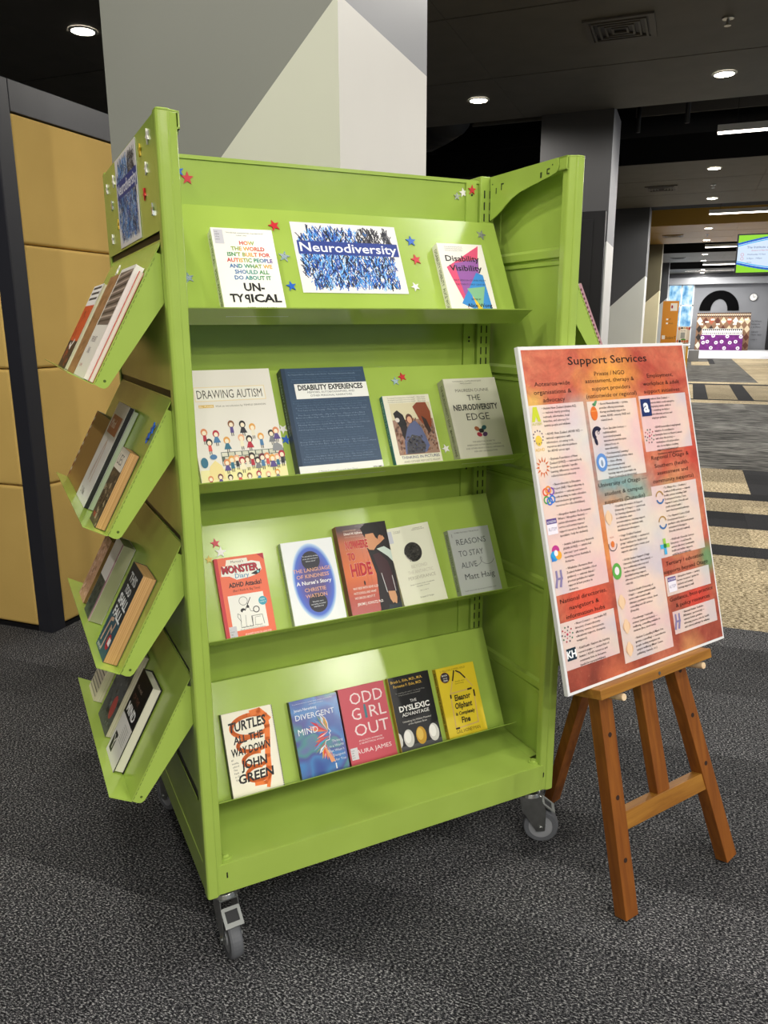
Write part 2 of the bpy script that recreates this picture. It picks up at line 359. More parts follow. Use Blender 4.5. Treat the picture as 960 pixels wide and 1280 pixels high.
# ceiling fittings
GLOW = emis('#fff4de', 28); GLOWL = emis('#fff6ea', 9)
def place(name): pass
dn = 0
DL_LABEL = {(-5.29, 6.28): 'round downlight in dark ceiling above the gold padded booth', (-2.55, 9.78): 'round downlight in near ceiling band above the shelf, left of the air vent',
            (.12, 9.78): 'round downlight in near ceiling band at right, below the sprinkler', (.16, 15.35): 'front downlight of the second grey ceiling band beyond the dark void',
            (.21, 18.9): 'rear downlight of the second grey ceiling band beyond the dark void', (.25, 24.7): 'front downlight in the gold ceiling band', (.26, 28.1): 'rear downlight in the gold ceiling band',
            (.3, 33.8): 'front downlight of the far grey ceiling band behind the gold one', (.3, 37.2): 'rear downlight of the far grey ceiling band behind the gold one',
            (.35, 43.4): 'front downlight of the farthest ceiling band before the grey end wall', (.35, 46): 'rear downlight of the farthest ceiling band before the grey end wall'}
for x, y, e in DOWN:
    if (x, y) not in DL_LABEL: continue
    lab = DL_LABEL[(x, y)]
    r = empty('downlight', Matrix.Translation((x, y, CEIL)), lab, 'ceiling light', 'round downlights in the ceiling bands')
    b = MB(); n = 20
    for i in range(n):
        a0, a1 = 2 * pi * i / n, 2 * pi * (i + 1) / n
        b.add([(.10 * cos(a0), .10 * sin(a0), -.012), (.10 * cos(a1), .10 * sin(a1), -.012), (.125 * cos(a1), .125 * sin(a1), -.002), (.125 * cos(a0), .125 * sin(a0), -.002)], [(0, 1, 2, 3)])
    b.build('trim_ring', mat('#dcdcd8', .4), r)
    b = MB(); b.cyl((0, 0, -.010), (0, 0, -.002), .1, n=20); b.build('lamp_face', GLOW, r)
LED_LABEL = ['white linear light outside the picture, right of the shelf', 'nearest white linear light in the dark ceiling void at upper right', 'white linear light in the void just before the gold ceiling band',
             'white linear light in the void just behind the gold ceiling band', 'white linear light beside the screen, behind the far grey band', 'farthest white linear light before the grey end wall', 'linear fill light added outside the picture, far right of the shelf', 'linear fill light added outside the picture, behind the camera']
for (x0, x1, y, e), lab in zip(LED, LED_LABEL):
    if 'outside' in lab: continue
    r = empty('linear_light', Matrix.Translation(((x0 + x1) / 2, y, 4.02)), lab, 'ceiling light', 'white linear lights in the ceiling voids')
    L = (x1 - x0) / 2
    b = MB(); b.box((-L, -.045, .0), (L, .045, .09)); b.build('housing', mat('#d9d9d6', .5), r)
    b = MB(); b.box((-L + .01, -.04, -.02), (L - .01, .04, -.001)); b.build('diffuser', GLOWL, r)
    for xx in (-L * .8, L * .8): b = MB(); b.cyl((xx, 0, .09), (xx, 0, 1.06), .004, n=6); b.build('hanger', M_BLACK, r)
def vent(x, y, lab, M1=M_BLACK, M2=None, w=.6, d=.6):
    r = empty('air_vent', Matrix.Translation((x, y, CEIL)), lab, 'air vent', 'square louvred air vents in the ceiling bands')
    M2 = M2 or mat('#55524e', .5); a, c = w / 2, d / 2
    b = MB(); b.box((-a + .04, -c + .04, -.012), (a - .04, c - .04, -.002)); b.build('opening', M1, r)
    def frame(k, t, z0, z1, name):
        b = MB(); A, C = a * k, c * k
        b.box((-A, -C, z0), (A, -C + t, z1)); b.box((-A, C - t, z0), (A, C, z1)); b.box((-A, -C + t, z0), (-A + t, C - t, z1)); b.box((A - t, -C + t, z0), (A, C - t, z1)); b.build(name, M2, r)
    frame(1, .05, -.02, -.003, 'frame')
    for k in (.78, .6, .42, .24): frame(k, .018, -.028, -.012, 'louvre')
vent(-.80, 8.0, 'square louvred air vent in near dark ceiling at upper right')
vent(-5.0, 7.6, 'air vent in dark ceiling above the gold booth, mostly hidden by the column')
vent(-.75, 17.15, 'air vent in the second grey ceiling band')
vent(-.72, 26.4, 'brass coloured air vent in the gold ceiling band', M2=mat('#8a6d2c', .5)); vent(-.7, 35.4, 'air vent in the far grey ceiling band')
def sprinkler(x, y, lab):
    r = empty('sprinkler', Matrix.Translation((x, y, CEIL)), lab, 'sprinkler', 'small chrome sprinkler heads in the ceiling')
    b = MB(); b.cyl((0, 0, -.012), (0, 0, 0), .05, n=16); b.build('rose', M_STEEL, r)
    b = MB(); b.cyl((0, 0, -.06), (0, 0, -.012), .012, n=10); b.cyl((0, 0, -.066), (0, 0, -.06), .03, n=12); b.build('head', M_STEEL, r)
sprinkler(.09, 8.1, 'small chrome sprinkler head in the near ceiling at upper right'); sprinkler(.19, 17.1, 'sprinkler head between the two lights of second ceiling band'); sprinkler(.25, 26.4, 'sprinkler head between the two lights of the gold ceiling band')
# services in the voids
m = MB()
for k in range(7): a0 = k * .25; 
r = empty('ventilation_duct', Matrix.Translation((-5.1, 13.4, 4.55)), 'big black rubbery ventilation duct in the void between the columns', 'duct')
b = MB(); pts = [Vector((-1.6 + .28 * i, -.7 + .9 * math.sin(i * .35), .05 * math.cos(i))) for i in range(12)]
for p, q in zip(pts, pts[1:]): b.cyl(p, q, .42, .42, n=20)
b.build('duct_hose', mat('#1b1b1c', .5), r, smooth=True)
m = MB()
for i in range(9): m.box((-2.95 + .0 * i, 11.0 + i * .085, 4.0 + .05 * i), (-2.02, 11.03 + i * .085, 4.03 + .05 * i))
tag(m.build('louvre_grille', mat('#56544f', .5)), 'grey slatted louvre in the ceiling void left of the second column', 'louvre')
r = empty('ceiling_panel_row', Matrix.Translation((0, 0, 0)), 'grey ceiling tiles hung high in the first dark void', 'ceiling tile')
m = MB(); m.box((-1.05, 13.6, 4.52), (2.8, 13.64, 4.95)); m.box((-1.05, 12.0, 4.7), (3.6, 12.04, 5.05)); m.build('tile', mat('#4a4743', .7), r)
r2 = empty('sprinkler_pipe', Matrix.Translation((0, 0, 0)), 'black pipe run hanging in the first dark void', 'pipe')
b = MB(); b.cyl((-.95, 12.9, 4.62), (3.5, 12.9, 4.62), .03, n=10); b.cyl((-.95, 12.9, 4.62), (-.95, 12.9, 4.15), .03, n=10); b.cyl((-.28, 12.8, 5.1), (-.28, 12.8, 4.2), .035, n=10); b.cyl((-.1, 12.9, 4.62), (-.1, 12.9, 4.5), .02, n=8)
b.build('pipe', M_BLACK, r2, smooth=True)
b = MB(); b.cyl((-1.05, 11.9, 4.86), (4, 11.9, 4.86), .05, n=10); b.build('upper_pipe', M_BLACK, r2, smooth=True)

# ------------------------------------------------------------------ padded booth at the left
bt = empty('padded_booth', Matrix.Translation((-2.735, 2.673, 0)), 'tall dark framed seating booth padded with square gold upholstery panels', 'booth')
FR = mat('#2a2b32', .4, .5)
b = MB(); b.box((-2.6, 0, .02), (0, 3.3, 2.437))
b2 = MB(); b2.box((-2.6, .05, .03), (-.05, 3.28, 2.30)); b2.build('core', M_BLACK, bt)
b2 = MB(); b2.box((-.085, 0, .0), (0, .085, 2.437)); b2.build('corner_post', FR, bt, bevel=.004)
b2 = MB(); b2.box((-.05, .085, 2.31), (0, 3.3, 2.437)); b2.build('top_rail', FR, bt, bevel=.003)
b2 = MB(); b2.box((-2.6, 0, 2.31), (-.085, .05, 2.437)); b2.build('top_rail', FR, bt, bevel=.003)
b2 = MB(); b2.box((-.045, .085, .0), (-.004, 3.3, .02)); b2.box((-2.6, .004, .0), (-.085, .045, .02)); b2.build('plinth', M_BLACK, bt)
b2 = MB(); b2.box((-2.6, .05, 2.43), (-.05, 3.3, 2.436)); b2.build('top', M_BLACK, bt)
zs = [.022, .713, 1.247, 1.781, 2.309]
for i in range(4):
    for j in range(3):
        b2 = MB(); b2.box((-.05, .087 + j * 1.07, zs[i] + .002), (-.003, .087 + (j + 1) * 1.07 - .004, zs[i + 1] - .002)); b2.build('padded_panel', M_UPH, bt, bevel=.014, seg=4)
        if j < 2: b2 = MB(); b2.box((-.087 - (j + 1) * 1.2 + .004, .003, zs[i] + .002), (-.087 - j * 1.2, .05, zs[i + 1] - .002)); b2.build('padded_panel', M_UPH, bt, bevel=.014, seg=4)

# ------------------------------------------------------------------ far end of the room
tv = empty('wall_screen', Matrix.Translation((.6, 14.0, 2.2)), 'hanging flat screen showing a white and green event notice at right edge', 'screen')
b = MB(); b.box((-.02, 0, -.02), (1.02, .06, .58)); b.build('casing', M_BLACK, tv)
b = MB(); b.box((.45, .02, .58), (.55, .05, 1.8)); b.build('bracket', M_BLACK, tv)
k = Ink(0.0002); k.rect(0, 0, 1.0, .56, '#cfe0f4'); 
def curve(fn, n=16, a=0, c=1): return [(a + (c - a) * i / n, fn(a + (c - a) * i / n)) for i in range(n + 1)]
top = lambda x: .56 - .13 + .12 * math.sin(min(1, x / .8) * pi / 2); bot = lambda x: .14 - .11 * math.sin(min(1, x / .7) * pi / 2)
p = curve(top); k.poly([(0, .56)] + [(0, p[0][1])] + p[1:] + [(1, .56)], '#8fd62a'); k.line(p, .03, '#1f5fc0'); k.line([(x, y - .03) for x, y in p], .015, '#3fb0e8')
p = curve(bot); k.poly([(0, 0)] + p + [(1, 0)], '#8fd62a'); k.line(p, .03, '#1f5fc0'); k.line([(x, y + .03) for x, y in p], .015, '#3fb0e8')
k.text('The Institute of', .13, .36, .035, '#2c4a8a'); k.text('Directors in New Zealand', .2, .32, .018, '#c0305a'); k.text('Wednesday 10 Sept', .14, .26, .022, '#4f6a9a'); k.text('5:30pm - 7:00pm', .14, .2, .022, '#4f6a9a'); k.text('Library', .14, .145, .018, '#4f6a9a')
k.ring(.07, .27, .018, .024, '#d48aa0'); k.ring(.07, .21, .018, .024, '#d48aa0')
k.build('picture', tv, M_SCREEN, Matrix(((1, 0, 0, 0), (0, 0, -1, -.001), (0, 1, 0, 0), (0, 0, 0, 1))))
def XZ(x, y, z): return Matrix(((1, 0, 0, x), (0, 0, -1, y), (0, 1, 0, z), (0, 0, 0, 1)))   # flat print facing -Y
a = empty('wall_numeral', XZ(1.35, 46.68, 2.05), 'huge black curved numeral painted on the grey end wall', 'sign')
b = MB(); n = 24; o_ = []; 
for i in range(n):
    a0, a1 = pi * i / n, pi * (i + 1) / n
    P = lambda rx, ry, t: (rx * cos(t), ry * sin(t))
    q = [P(.99, 1.05, a0), P(.99, 1.05, a1), P(.42, .6, a1), P(.42, .6, a0)]; b.prism(q, 'z', 0, .02)
b.build('stroke', mat('#0a0a0b', .95, .05), a)
ck = empty('wall_clock', XZ(2.98, 46.68, 2.72), 'round white wall clock on the grey end wall', 'clock')
b = MB(); b.cyl((0, 0, 0), (0, 0, .05), .2, n=28); b.build('case', mat('#33353a', .4), ck)
b = MB(); b.cyl((0, 0, .05), (0, 0, .055), .175, n=28); b.build('dial', mat('#f2f2f0', .4), ck)
k = Ink(.056); k.line([(0, 0), (.09, .02)], .02, '#111111'); k.line([(0, 0), (-.02, .13)], .014, '#111111'); 
for i in range(12): k.rect(.145 * cos(i * pi / 6) - .007, .145 * sin(i * pi / 6) - .007, .145 * cos(i * pi / 6) + .007, .145 * sin(i * pi / 6) + .007, '#111111', False)
k.build('hands', ck)
wt = Ink(.001); 
for i, (x, z, L) in enumerate(((3.0, 1.45, 'Te Whare'), (3.0, 1.3, 'Pukapuka'), (3.0, 1.15, 'o te Motu'), (3.05, .9, 'Library'), (3.05, .75, 'Open daily'), (3.05, .5, 'Level 1'))): wt.text(L, x - 3, z, .08, '#4a4c52')
tag(wt.build('wall_lettering', None), 'small dark lettering on the grey end wall right of the quilt', 'lettering').matrix_world = XZ(3.0, 46.69, 0)
q = empty('patchwork_hanging', XZ(.29, 45.6, 0.0), 'brown and cream patterned patchwork hanging before the end wall', 'quilt')
b = MB(); b.box((0, 0, -.05), (2.6, 1.93, 0)); b.build('cloth', mat('#8a6a52', .9), q)
k = Ink(.001); random.seed(5)
for i in range(26):
    for j in range(3): k.poly([(i * .1, 1.93 - j * .08), (i * .1 + .05, 1.85 - j * .08), (i * .1 + .1, 1.93 - j * .08)], ('#2b2622', '#d8cdb8')[j % 2], False)
k.up()
for i in range(9):
    for j in range(4):
        cx, cy = .15 + i * .29, .25 + j * .42; k.poly([(cx - .14, cy), (cx, cy - .2), (cx + .14, cy), (cx, cy + .2)], random.choice(['#5a2f22', '#d9c7a5', '#2e2723', '#a65a42', '#efe6d2']), False)
k.up()
for i in range(9): k.rect(.2 + random.random() * 2.1, y0 := .9 + random.random() * .7, .2 + 2.3 * i / 9 + .2, y0 + .07, '#f4efe4', False) if False else k.rect(.15 + i * .27, 1.3 + .12 * (i % 3), .33 + i * .27, 1.38 + .12 * (i % 3), '#f4efe4', False)
k.build('pattern', q)
q = empty('purple_cloth', XZ(.54, 45.3, .0), 'purple cloth with white ring flowers in front of patchwork hanging', 'cloth')
b = MB(); b.box((0, 0, -.05), (2.05, .8, 0)); b.build('cloth', mat('#6b1f72', .8, var=.3, vs=6), q)
b = MB(); b.box((0.05, .8, -.05), (2.0, 1.12, 0)); b.build('band', mat('#e8e4dc', .8), q)
k = Ink(.001)
for i in range(20): k.poly([(.06 + i * .097, 1.1), (.11 + i * .097, .98), (.157 + i * .097, 1.1)], '#1c1a1c', False); k.rect(.08 + i * .097, .84, .12 + i * .097, .92, '#3a3038', False)
for x, y in ((.15, .4), (.35, .45), (.78, .4), (1.05, .45), (1.45, .4), (1.72, .45), (.55, .13), (1.2, .12), (1.85, .12), (.62, .75), (1.3, .72), (1.95, .7), (.1, .65)): k.ring(x, y, .035, .09, '#f6f0f6', n=12)
k.build('flowers', q)
bn = empty('orange_banner', XZ(-1.0, 31.0, 0), 'tall orange freestanding sign reading Student beside the cream column', 'sign')
b = MB(); b.box((0, 0, -.08), (.55, 2.2, 0)); b.build('panel', mat('#dc8f1e', .5), bn)
k = Ink(.001); k.rect(.27, 1.85, .5, 2.12, '#f6efe6'); k.ell(.32, 1.99, .03, .06, '#a02030'); k.rect(.15, 1.52, .22, 1.58, '#ffffff'); k.rect(.15, 1.38, .22, 1.44, '#ffffff'); k.text('IT', .25, 1.52, .06, '#7a4a10'); k.text('Hub', .25, 1.38, .06, '#7a4a10')
k.rect(.04, .84, .15, .98, '#f6efe6'); k.text('Student IT', .17, .85, .1, '#5a3a12', w=.36); k.build('print', bn)
ds = empty('picture_book_rack', XZ(-.42, 29.6, 0), 'low rack of colourful picture books beside the orange sign', 'rack')
b = MB(); b.box((0, .75, -.3), (.42, 1.3, 0)); b.box((.02, 0, -.28), (.40, .75, -.02)); b.build('rack_body', mat('#d8c8b4', .6), ds)
k = Ink(.001); 
for i in range(10): k.ell(.03 + .04 * i, .8 + (.43 if i % 2 else 0), .035, .05, random.choice(['#8a4028', '#c86a3a', '#2a2a2a', '#b33a2a', '#c7ab7a']))
k.rect(.1, .84, .32, 1.22, '#e9dfce'); k.rect(.12, .9, .26, 1.1, '#9a9a92'); k.text('Stories', .12, 1.14, .04, '#222222'); k.ell(.22, .86, .08, .03, '#4a8a2a'); k.build('covers', ds)
tb = empty('side_table', Matrix.Translation((-.35, 23.6, 0)), 'small white topped table with yellow legs behind the poster edge', 'table')
b = MB(); b.box((0, 0, .80), (.38, .6, .84)); b.build('table_top', mat('#f0efec', .4), tb)
for x in (.02, .28):
    for y in (.02, .52): b = MB(); b.box((x, y, 0), (x + .06, y + .06, .8)); b.build('leg', mat('#c79428', .5), tb)
m = MB(); m.box((0.0, 32, 0), (.38, 32.6, .42)); tag(m.build('bench', mat('#77797a', .6), bevel=.01), 'small grey upholstered block seat beyond the yellow legged table', 'seat')

# ================================================================== MOBILE DISPLAY SHELF
TH = .8295
MU = Matrix.Translation((-.90075, 1.23527, 0)) @ Matrix.Rotation(TH, 4, 'Z')
W, D, Z0, Z1 = .96, .70, .187, 1.806
unit = empty('mobile_display_shelf', MU, 'double sided lime green steel display shelf on castors', 'bookshelf')
def end_frame(sx):
    """sx=0 left, 1 right"""
    X = (lambda x: x) if sx == 0 else (lambda x: W - x)
    for fy in (0, 1):
        Y = (lambda y: y) if fy == 0 else (lambda y: D - y)
        prof = [(0, .030), (0, .008), (.001, .003), (.004, .0005), (.009, 0), (.020, 0), (.0235, .0012), (.025, .004), (.0385, .0095), (.040, .013), (.040, .030)]
        b = MB(); b.prism([(X(x), Y(y)) for x, y in prof], 'z', Z0, Z1 - .004); b.prism([(X(x * .96 + .001), Y(y)) for x, y in prof], 'z', Z1 - .004, Z1)
        b.build('post', M_GREEN, unit, bevel=.0012)
    # outer skin: header and pocket back panels, separated by dark joints
    zz = [(1.604, 1.800, 0.0)] + [(1.604 - .2915 * (k + 1) + .0, 1.590 - .2915 * k, .0025) for k in range(4)] + [(.262, .410, .0025)]
    for i, (a, c, ins) in enumerate(zz):
        b = MB(); x0, x1 = sorted((X(ins), X(ins + .0015))); b.box((x0, .030, a), (x1, D - .030, c))
        b.build('end_panel' if i else 'header_panel', M_GREEN, unit)
    b = MB(); x0, x1 = sorted((X(.0060), X(.0075))); b.box((x0, .03, .2), (x1, D - .03, 1.79)); b.build('inner_panel', M_GREEN, unit)
    b = MB(); x0, x1 = sorted((X(.0050), X(.0058))); b.box((x0, .03, .2), (x1, D - .03, 1.79)); b.build('joint_backing', M_BLACK, unit)
    b = MB(); x0, x1 = sorted((X(.001), X(.012))); b.box((x0, .03, Z0 + .003), (x1, D - .03, .262)); b.build('bottom_rail', M_GREEN, unit, bevel=.002)
    b = MB(); x0, x1 = sorted((X(.016), X(.045))); b.box((x0, .012, Z1 - .030), (x1, D - .012, Z1 - .027)); b.box((x0, .012, Z1 - .004), (x1, D - .012, Z1)); b.box((sorted((X(.042), X(.045)))[0], .012, Z1 - .03), (sorted((X(.042), X(.045)))[1], D - .012, Z1))
    b.build('top_rail', M_GREEN, unit)
    for z in (1.602, 1.315, 1.045, .765, .473):     # folded joints on the inner face
        b = MB(); xa, xb = X(.0075), X(.0145); 
        b.prism([(xa, z - .014), (xb, z - .011), (xb, z + .006), (xa, z + .013)], 'y', .034, D - .034)
        b.prism([(xa, z - .030), (X(.0105), z - .028), (X(.0105), z - .020), (xa, z - .018)], 'y', .034, D - .034)
        b.build('folded_joint', M_GREEN, unit)
        b = MB(); x0, x1 = sorted((X(.007), X(.015))); b.box((x0, .026, z - .012), (x1, .034, z + .008)); b.build('joint_slot', M_BLACK, unit)
end_frame(0); end_frame(1)
# top brackets between the slotted uprights and the end frames
for sx in (0, 1):
    X = (lambda x: x) if sx == 0 else (lambda x: W - x)
    lo = [(.045, 1.774), (.060, 1.7705), (.115, 1.762), (.150, 1.757), (.187, 1.750), (.215, 1.741), (.240, 1.729), (.262, 1.716), (.285, 1.706), (.302, 1.700), (.312, 1.699)]
    for mir in (0, 1):
        YY = (lambda y: y) if not mir else (lambda y: D - y)
        pts = [(YY(y), z) for y, z in [(.312, Z1 - .001), (.040, Z1 - .001), (.036, 1.790), (.040, 1.778)] + lo]
        x0, x1 = sorted((X(.046), X(.0485)))
        b = MB(); b.prism(pts, 'x', x0, x1); o = b.build('top_bracket', M_GREEN, unit)
        if not mir:
            k = MB(); xs = sorted((X(.0486), X(.0492)))
            for y, z, w_, h_ in ((.072, 1.786, .009, .003), (.077, 1.781, .003, .012), (.072, 1.776, .007, .003), (.100, 1.777, .006, .012), (.262, 1.775, .003, .016), (.256, 1.781, .007, .003), (.285, 1.768, .003, .014), (.302, 1.786, .003, .003), (.058, 1.793, .003, .003)):
                k.box((xs[0], y - w_ / 2, z - h_ / 2), (xs[1], y + w_ / 2, z + h_ / 2))
            k.build('punched_hole', mat('#2e3d12', .6), o)
# slotted uprights and centre back panel
for xc in (.0545, .9065):
    b = MB(); b.box((xc - .021, .318, Z0 + .01), (xc + .021, .382, Z1 + .001)); u = b.build('slotted_upright', M_GREEN, unit, bevel=.002)
    k = MB(); z = .30
    while z < 1.78:
        for dx in (-.009, .008): k.box((xc + dx - .0018, .3172, z), (xc + dx + .0018, .3179, z + .019))
        z += .0285
    k.build('slots', mat('#25330c', .7), u, kind='stuff')
b = MB(); b.box((.0755, .330, .20), (.8855, .334, 1.797)); b.box((.0755, .326, 1.789), (.8855, .338, 1.797)); b.box((.845, .323, .2), (.875, .330, 1.79)); b.build('back_panel', M_GREEN, unit)
b = MB()
for z in (1.76, 1.40, 1.39, 1.04, .69): b.cyl((.862, .3222, z), (.862, .3229, z), .003, n=8)
b.build('panel_screw', M_BLACK, unit)
# sloping shelves
ZC = [1.438, 1.076, .715, .308]
def shelf_plate(zc):
    C = (.175, zc); T = (.300, zc + .253); L = (.120, zc + .033); t_ = .0022
    b = MB()
    b.prism([C, T, (T[0] + t_, T[1]), (C[0] + t_ * 1.2, C[1] - t_)], 'x', .060, .915)
    b.prism([C, (C[0] + t_ * 1.2, C[1] - t_), (L[0] + .0005, L[1] - t_ * 1.1), L], 'x', .060, .917)
    b.prism([T, (T[0] + .026, T[1] - .008), (T[0] + .026, T[1] - .010), (T[0] + t_, T[1] - .003)], 'x', .060, .915)
    for x0 in (.064, .909):
        b.prism([(C[0] + .004, C[1] + .002), (T[0] + .003, T[1] - .003), (.318, zc + .225), (.318, zc + .05), (C[0] + .05, zc - .004)], 'x', x0, x0 + .002)
    return b.build('sloping_shelf', M_GREEN, unit)
for zc in ZC: shelf_plate(zc)
# base shelf with front lip
b = MB()
b.box((.040, .010, .258), (.920, .690, .262)); b.box((.028, .006, .187), (.934, .010, .262)); b.box((.028, .690, .187), (.934, .694, .262)); b.box((.03, .01, .187), (.934, .03, .190)); b.box((.03, .67, .187), (.934, .69, .190))
b.box((.920, .060, .258), (.952, .640, .262)); b.box((.008, .060, .258), (.040, .640, .262)); b.build('base_shelf', M_GREEN, unit, bevel=.0008)
for x in (.052, .914):
    b = MB(); b.cyl((x, .032, .262), (x, .032, .2655), .014, n=16); b.cyl((x, .032, .2655), (x, .032, .270), .009, .007, n=8); b.build('corner_bolt', M_GREEN, unit)
b = MB(); b.box((.046, .0052, .226), (.049, .0062, .240)); b.box((.928, .0052, .226), (.931, .0062, .240)); b.build('lip_slot', M_BLACK, unit)
# end pockets: sloping plate, ledge and side gussets
PZ = [1.331, 1.040, .749, .457]
def pocket(sx, zc):
    s = -1 if sx == 0 else 1; x0 = 0 if sx == 0 else W
    P = lambda x, z: (x0 - s * x, z)      # x given negative outwards
    C = (-.138, zc); T = (.004, zc + .258); L = (-.181, zc + .024); t_ = .002
    y0, y1 = .040, .672
    b = MB()
    b.prism([P(*C), P(*T), P(T[0] + t_, T[1]), P(C[0] + .0005, C[1] - t_)], 'y', y0, y1)
    b.prism([P(*C), P(C[0] + .0005, C[1] - t_), P(L[0], L[1] - t_), P(*L)], 'y', y0, y1)
    g = [(-.136, zc - .001), (-.126, zc - .008), (-.118, zc - .010), (-.111, zc - .006), (.007, zc + .152), (.007, zc + .226), (.0025, zc + .232), (-.006, zc + .236)]
    for ya in (y0, y1 - .002): b.prism([P(*q) for q in g], 'y', ya, ya + .002)
    o = b.build('end_pocket', M_GREEN, unit)
    k = MB(); n = 24
    for i in range(n):
        f0, f1 = (i + .15) / n, (i + .75) / n
        a = (C[0] + .004 + (.125) * f0, zc + .227 * f0 + .0015); c = (C[0] + .004 + .125 * f1, zc + .227 * f1 + .0015)
        k.prism([P(*a), P(*c), P(c[0] + .0004, c[1] - .0007), P(a[0] + .0004, a[1] - .0007)], 'y', y0 - .0004, y0 - .0001)
    q = P(-.117, zc + .004); k.cyl((q[0], y0 - .0004, q[1]), (q[0], y0 - .0001, q[1]), .0028, n=10)
    k.build('perforations', mat('#4d6117', .7), o, kind='stuff')
    return o
for z in PZ: pocket(0, z); pocket(1, z)
# castors
def castor(x, y, ang, brake=True):
    # swivel plate, fork, wheel, pedal; local +Y is the side the wheel trails to
    M = Matrix.Translation((x, y, 0)) @ Matrix.Rotation(ang, 4, 'Z')
    r = bpy.data.objects.new('castor', None); COL.objects.link(r); r.parent = unit; r.matrix_local = M
    R = .050; wy = .034
    b = MB(); b.cyl((0, 0, .158), (0, 0, .187), .010, n=10); b.cyl((0, 0, .148), (0, 0, .158), .034, .030, n=20); b.cyl((0, 0, .160), (0, 0, .172), .024, .030, n=20); b.build('swivel_head', M_STEEL, r, bevel=.001)
    b = MB()
    for s in (-1, 1): b.prism([(-.028, .150), (.030, .150), (.046, .105), (wy + .012, .042), (wy - .010, .038), (-.020, .100)], 'x', s * .021 - .0012, s * .021 + .0012)
    b.box((-.022, -.028, .144), (.022, .032, .149)); b.build('fork', M_STEEL, r, bevel=.001)
    b = MB(); n = 32; prof = [(R - .016, -.015), (R - .004, -.0145), (R - .001, -.010), (R, -.004), (R, .004), (R - .001, .010), (R - .004, .0145), (R - .016, .015)]
    for i in range(n):
        a0, a1 = 2 * pi * i / n, 2 * pi * (i + 1) / n
        for (r0, h0), (r1, h1) in zip(prof, prof[1:]):
            b.add([(h0, wy + r0 * cos(a0), R + r0 * sin(a0)), (h0, wy + r0 * cos(a1), R + r0 * sin(a1)), (h1, wy + r1 * cos(a1), R + r1 * sin(a1)), (h1, wy + r1 * cos(a0), R + r1 * sin(a0))], [(0, 1, 2, 3)])
    b.build('tyre', M_RUBBER, r, smooth=True)
    b = MB(); b.cyl((-.013, wy, R), (.013, wy, R), R - .014, n=28); b.cyl((-.016, wy, R), (.016, wy, R), .016, n=16); b.build('wheel_disc', mat('#8b8d90', .5), r)
    b = MB(); b.cyl((-.026, wy, R), (.026, wy, R), .006, n=10); b.build('axle', M_STEEL, r)
    if brake:
        b = MB(); PM = Matrix.Translation((0, .034, .128)) @ Matrix.Rotation(radians(-38), 4, 'X')
        for a_, c_ in (((-.022, 0, 0), (-.015, .045, .003)), ((.015, 0, 0), (.022, .045, .003)), ((-.015, .034, 0), (.015, .045, .003)), ((-.015, 0, 0), (.015, .008, .003))): b.box(a_, c_, 0, PM)
        b.box((-.015, .008, -.004), (.015, .034, .000), 1, PM); b.build('brake_pedal', [mat('#8f928f', .45, .5, .5), M_RUBDARK], r)
castor(.052, .064, radians(183)); castor(.928, .060, radians(236)); castor(.052, .640, radians(20)); castor(.908, .640, radians(-20))

# ================================================================== BOOKS
PM_ = {}
def plate_M(i):   # local x along the shelf, y up the plate, z outwards
    z = ZC[i]; dy, dz = .443, .897; n_ = math.hypot(dy, dz); dy /= n_; dz /= n_
    return MU @ Matrix(((1, 0, 0, 0), (0, dy, -dz, .175), (0, dz, dy, z), (0, 0, 0, 1)))
def pocket_M(i, sx=0):
    z = PZ[i]; a, c = .476, .879
    if sx == 0: return MU @ Matrix(((0, a, -c, -.138), (-1, 0, 0, 0), (0, c, a, z), (0, 0, 0, 1)))
    return MU @ Matrix(((0, -a, c, W + .138), (1, 0, 0, 0), (0, c, a, z), (0, 0, 0, 1)))
def book(M, w_, h_, t_, label, group, cover, spine=None, art=None, spine_art=None, pages=None, hard=False, cat='book', name='book', back=None, top=0):
    r = empty(name, M, label, cat, group)
    c = .0022 if hard else .0006; inset = .003 if hard else .0008; cm = cover if not isinstance(cover, str) else mat(cover, .38, .45)
    bm_ = mat(back, .4) if back else cm
    b = MB(); b.box((0, 0, t_ - c), (w_, h_, t_)); o = b.build('front_cover', cm, r, bevel=.0004 if hard else 0)
    b = MB(); b.box((0, 0, 0), (w_, h_, c)); b.build('back_cover', bm_, r)
    sm = mat(spine, .4) if isinstance(spine, str) else (spine or cm)
    b = MB(); b.box((-.0012, 0, .0), (0, h_, t_)); s = b.build('spine', sm, r)
    b = MB(); b.box((.0005, inset, c + .0001), (w_ - inset, h_ - inset, t_ - c - .0001)); b.build('pages', pages or M_PAGES, r)
    if art:
        k = Ink(t_ + .0002); art(k, w_, h_); k.build('cover_print', o)
    if spine_art:
        k = Ink(.0001); spine_art(k, h_, t_)
        k.build('spine_print', s, None, Matrix(((0, 0, -1, -.0013), (1, 0, 0, 0), (0, -1, 0, t_), (0, 0, 0, 1))))   # text runs along the spine, seen from the left
    return r
def sp(txt, c, frac=.45, bold=0, x=.08):
    def f(k, h_, t_): k.text(txt, h_ * x, t_ * (.5 - frac / 2), t_ * frac, c, maxw=h_ * (1 - 2 * x), bold=bold)
    def g(k, h_, t_):
        k.up(); n0 = len(k.v); k.text(txt, 0, 0, t_ * frac, c, maxw=h_ * .84, bold=bold, up=False)
        for i in range(n0, len(k.v)):   # rotate so the text reads from the top down
            x_, y_, z_ = k.v[i]; k.v[i] = (h_ * .94 - x_, t_ * (.5 + frac / 2) - y_, z_)
    return g
G1, G2, G3, G4 = 'books facing out on the top shelf', 'books facing out on the second shelf', 'books facing out on the third shelf', 'books facing out on the bottom shelf'
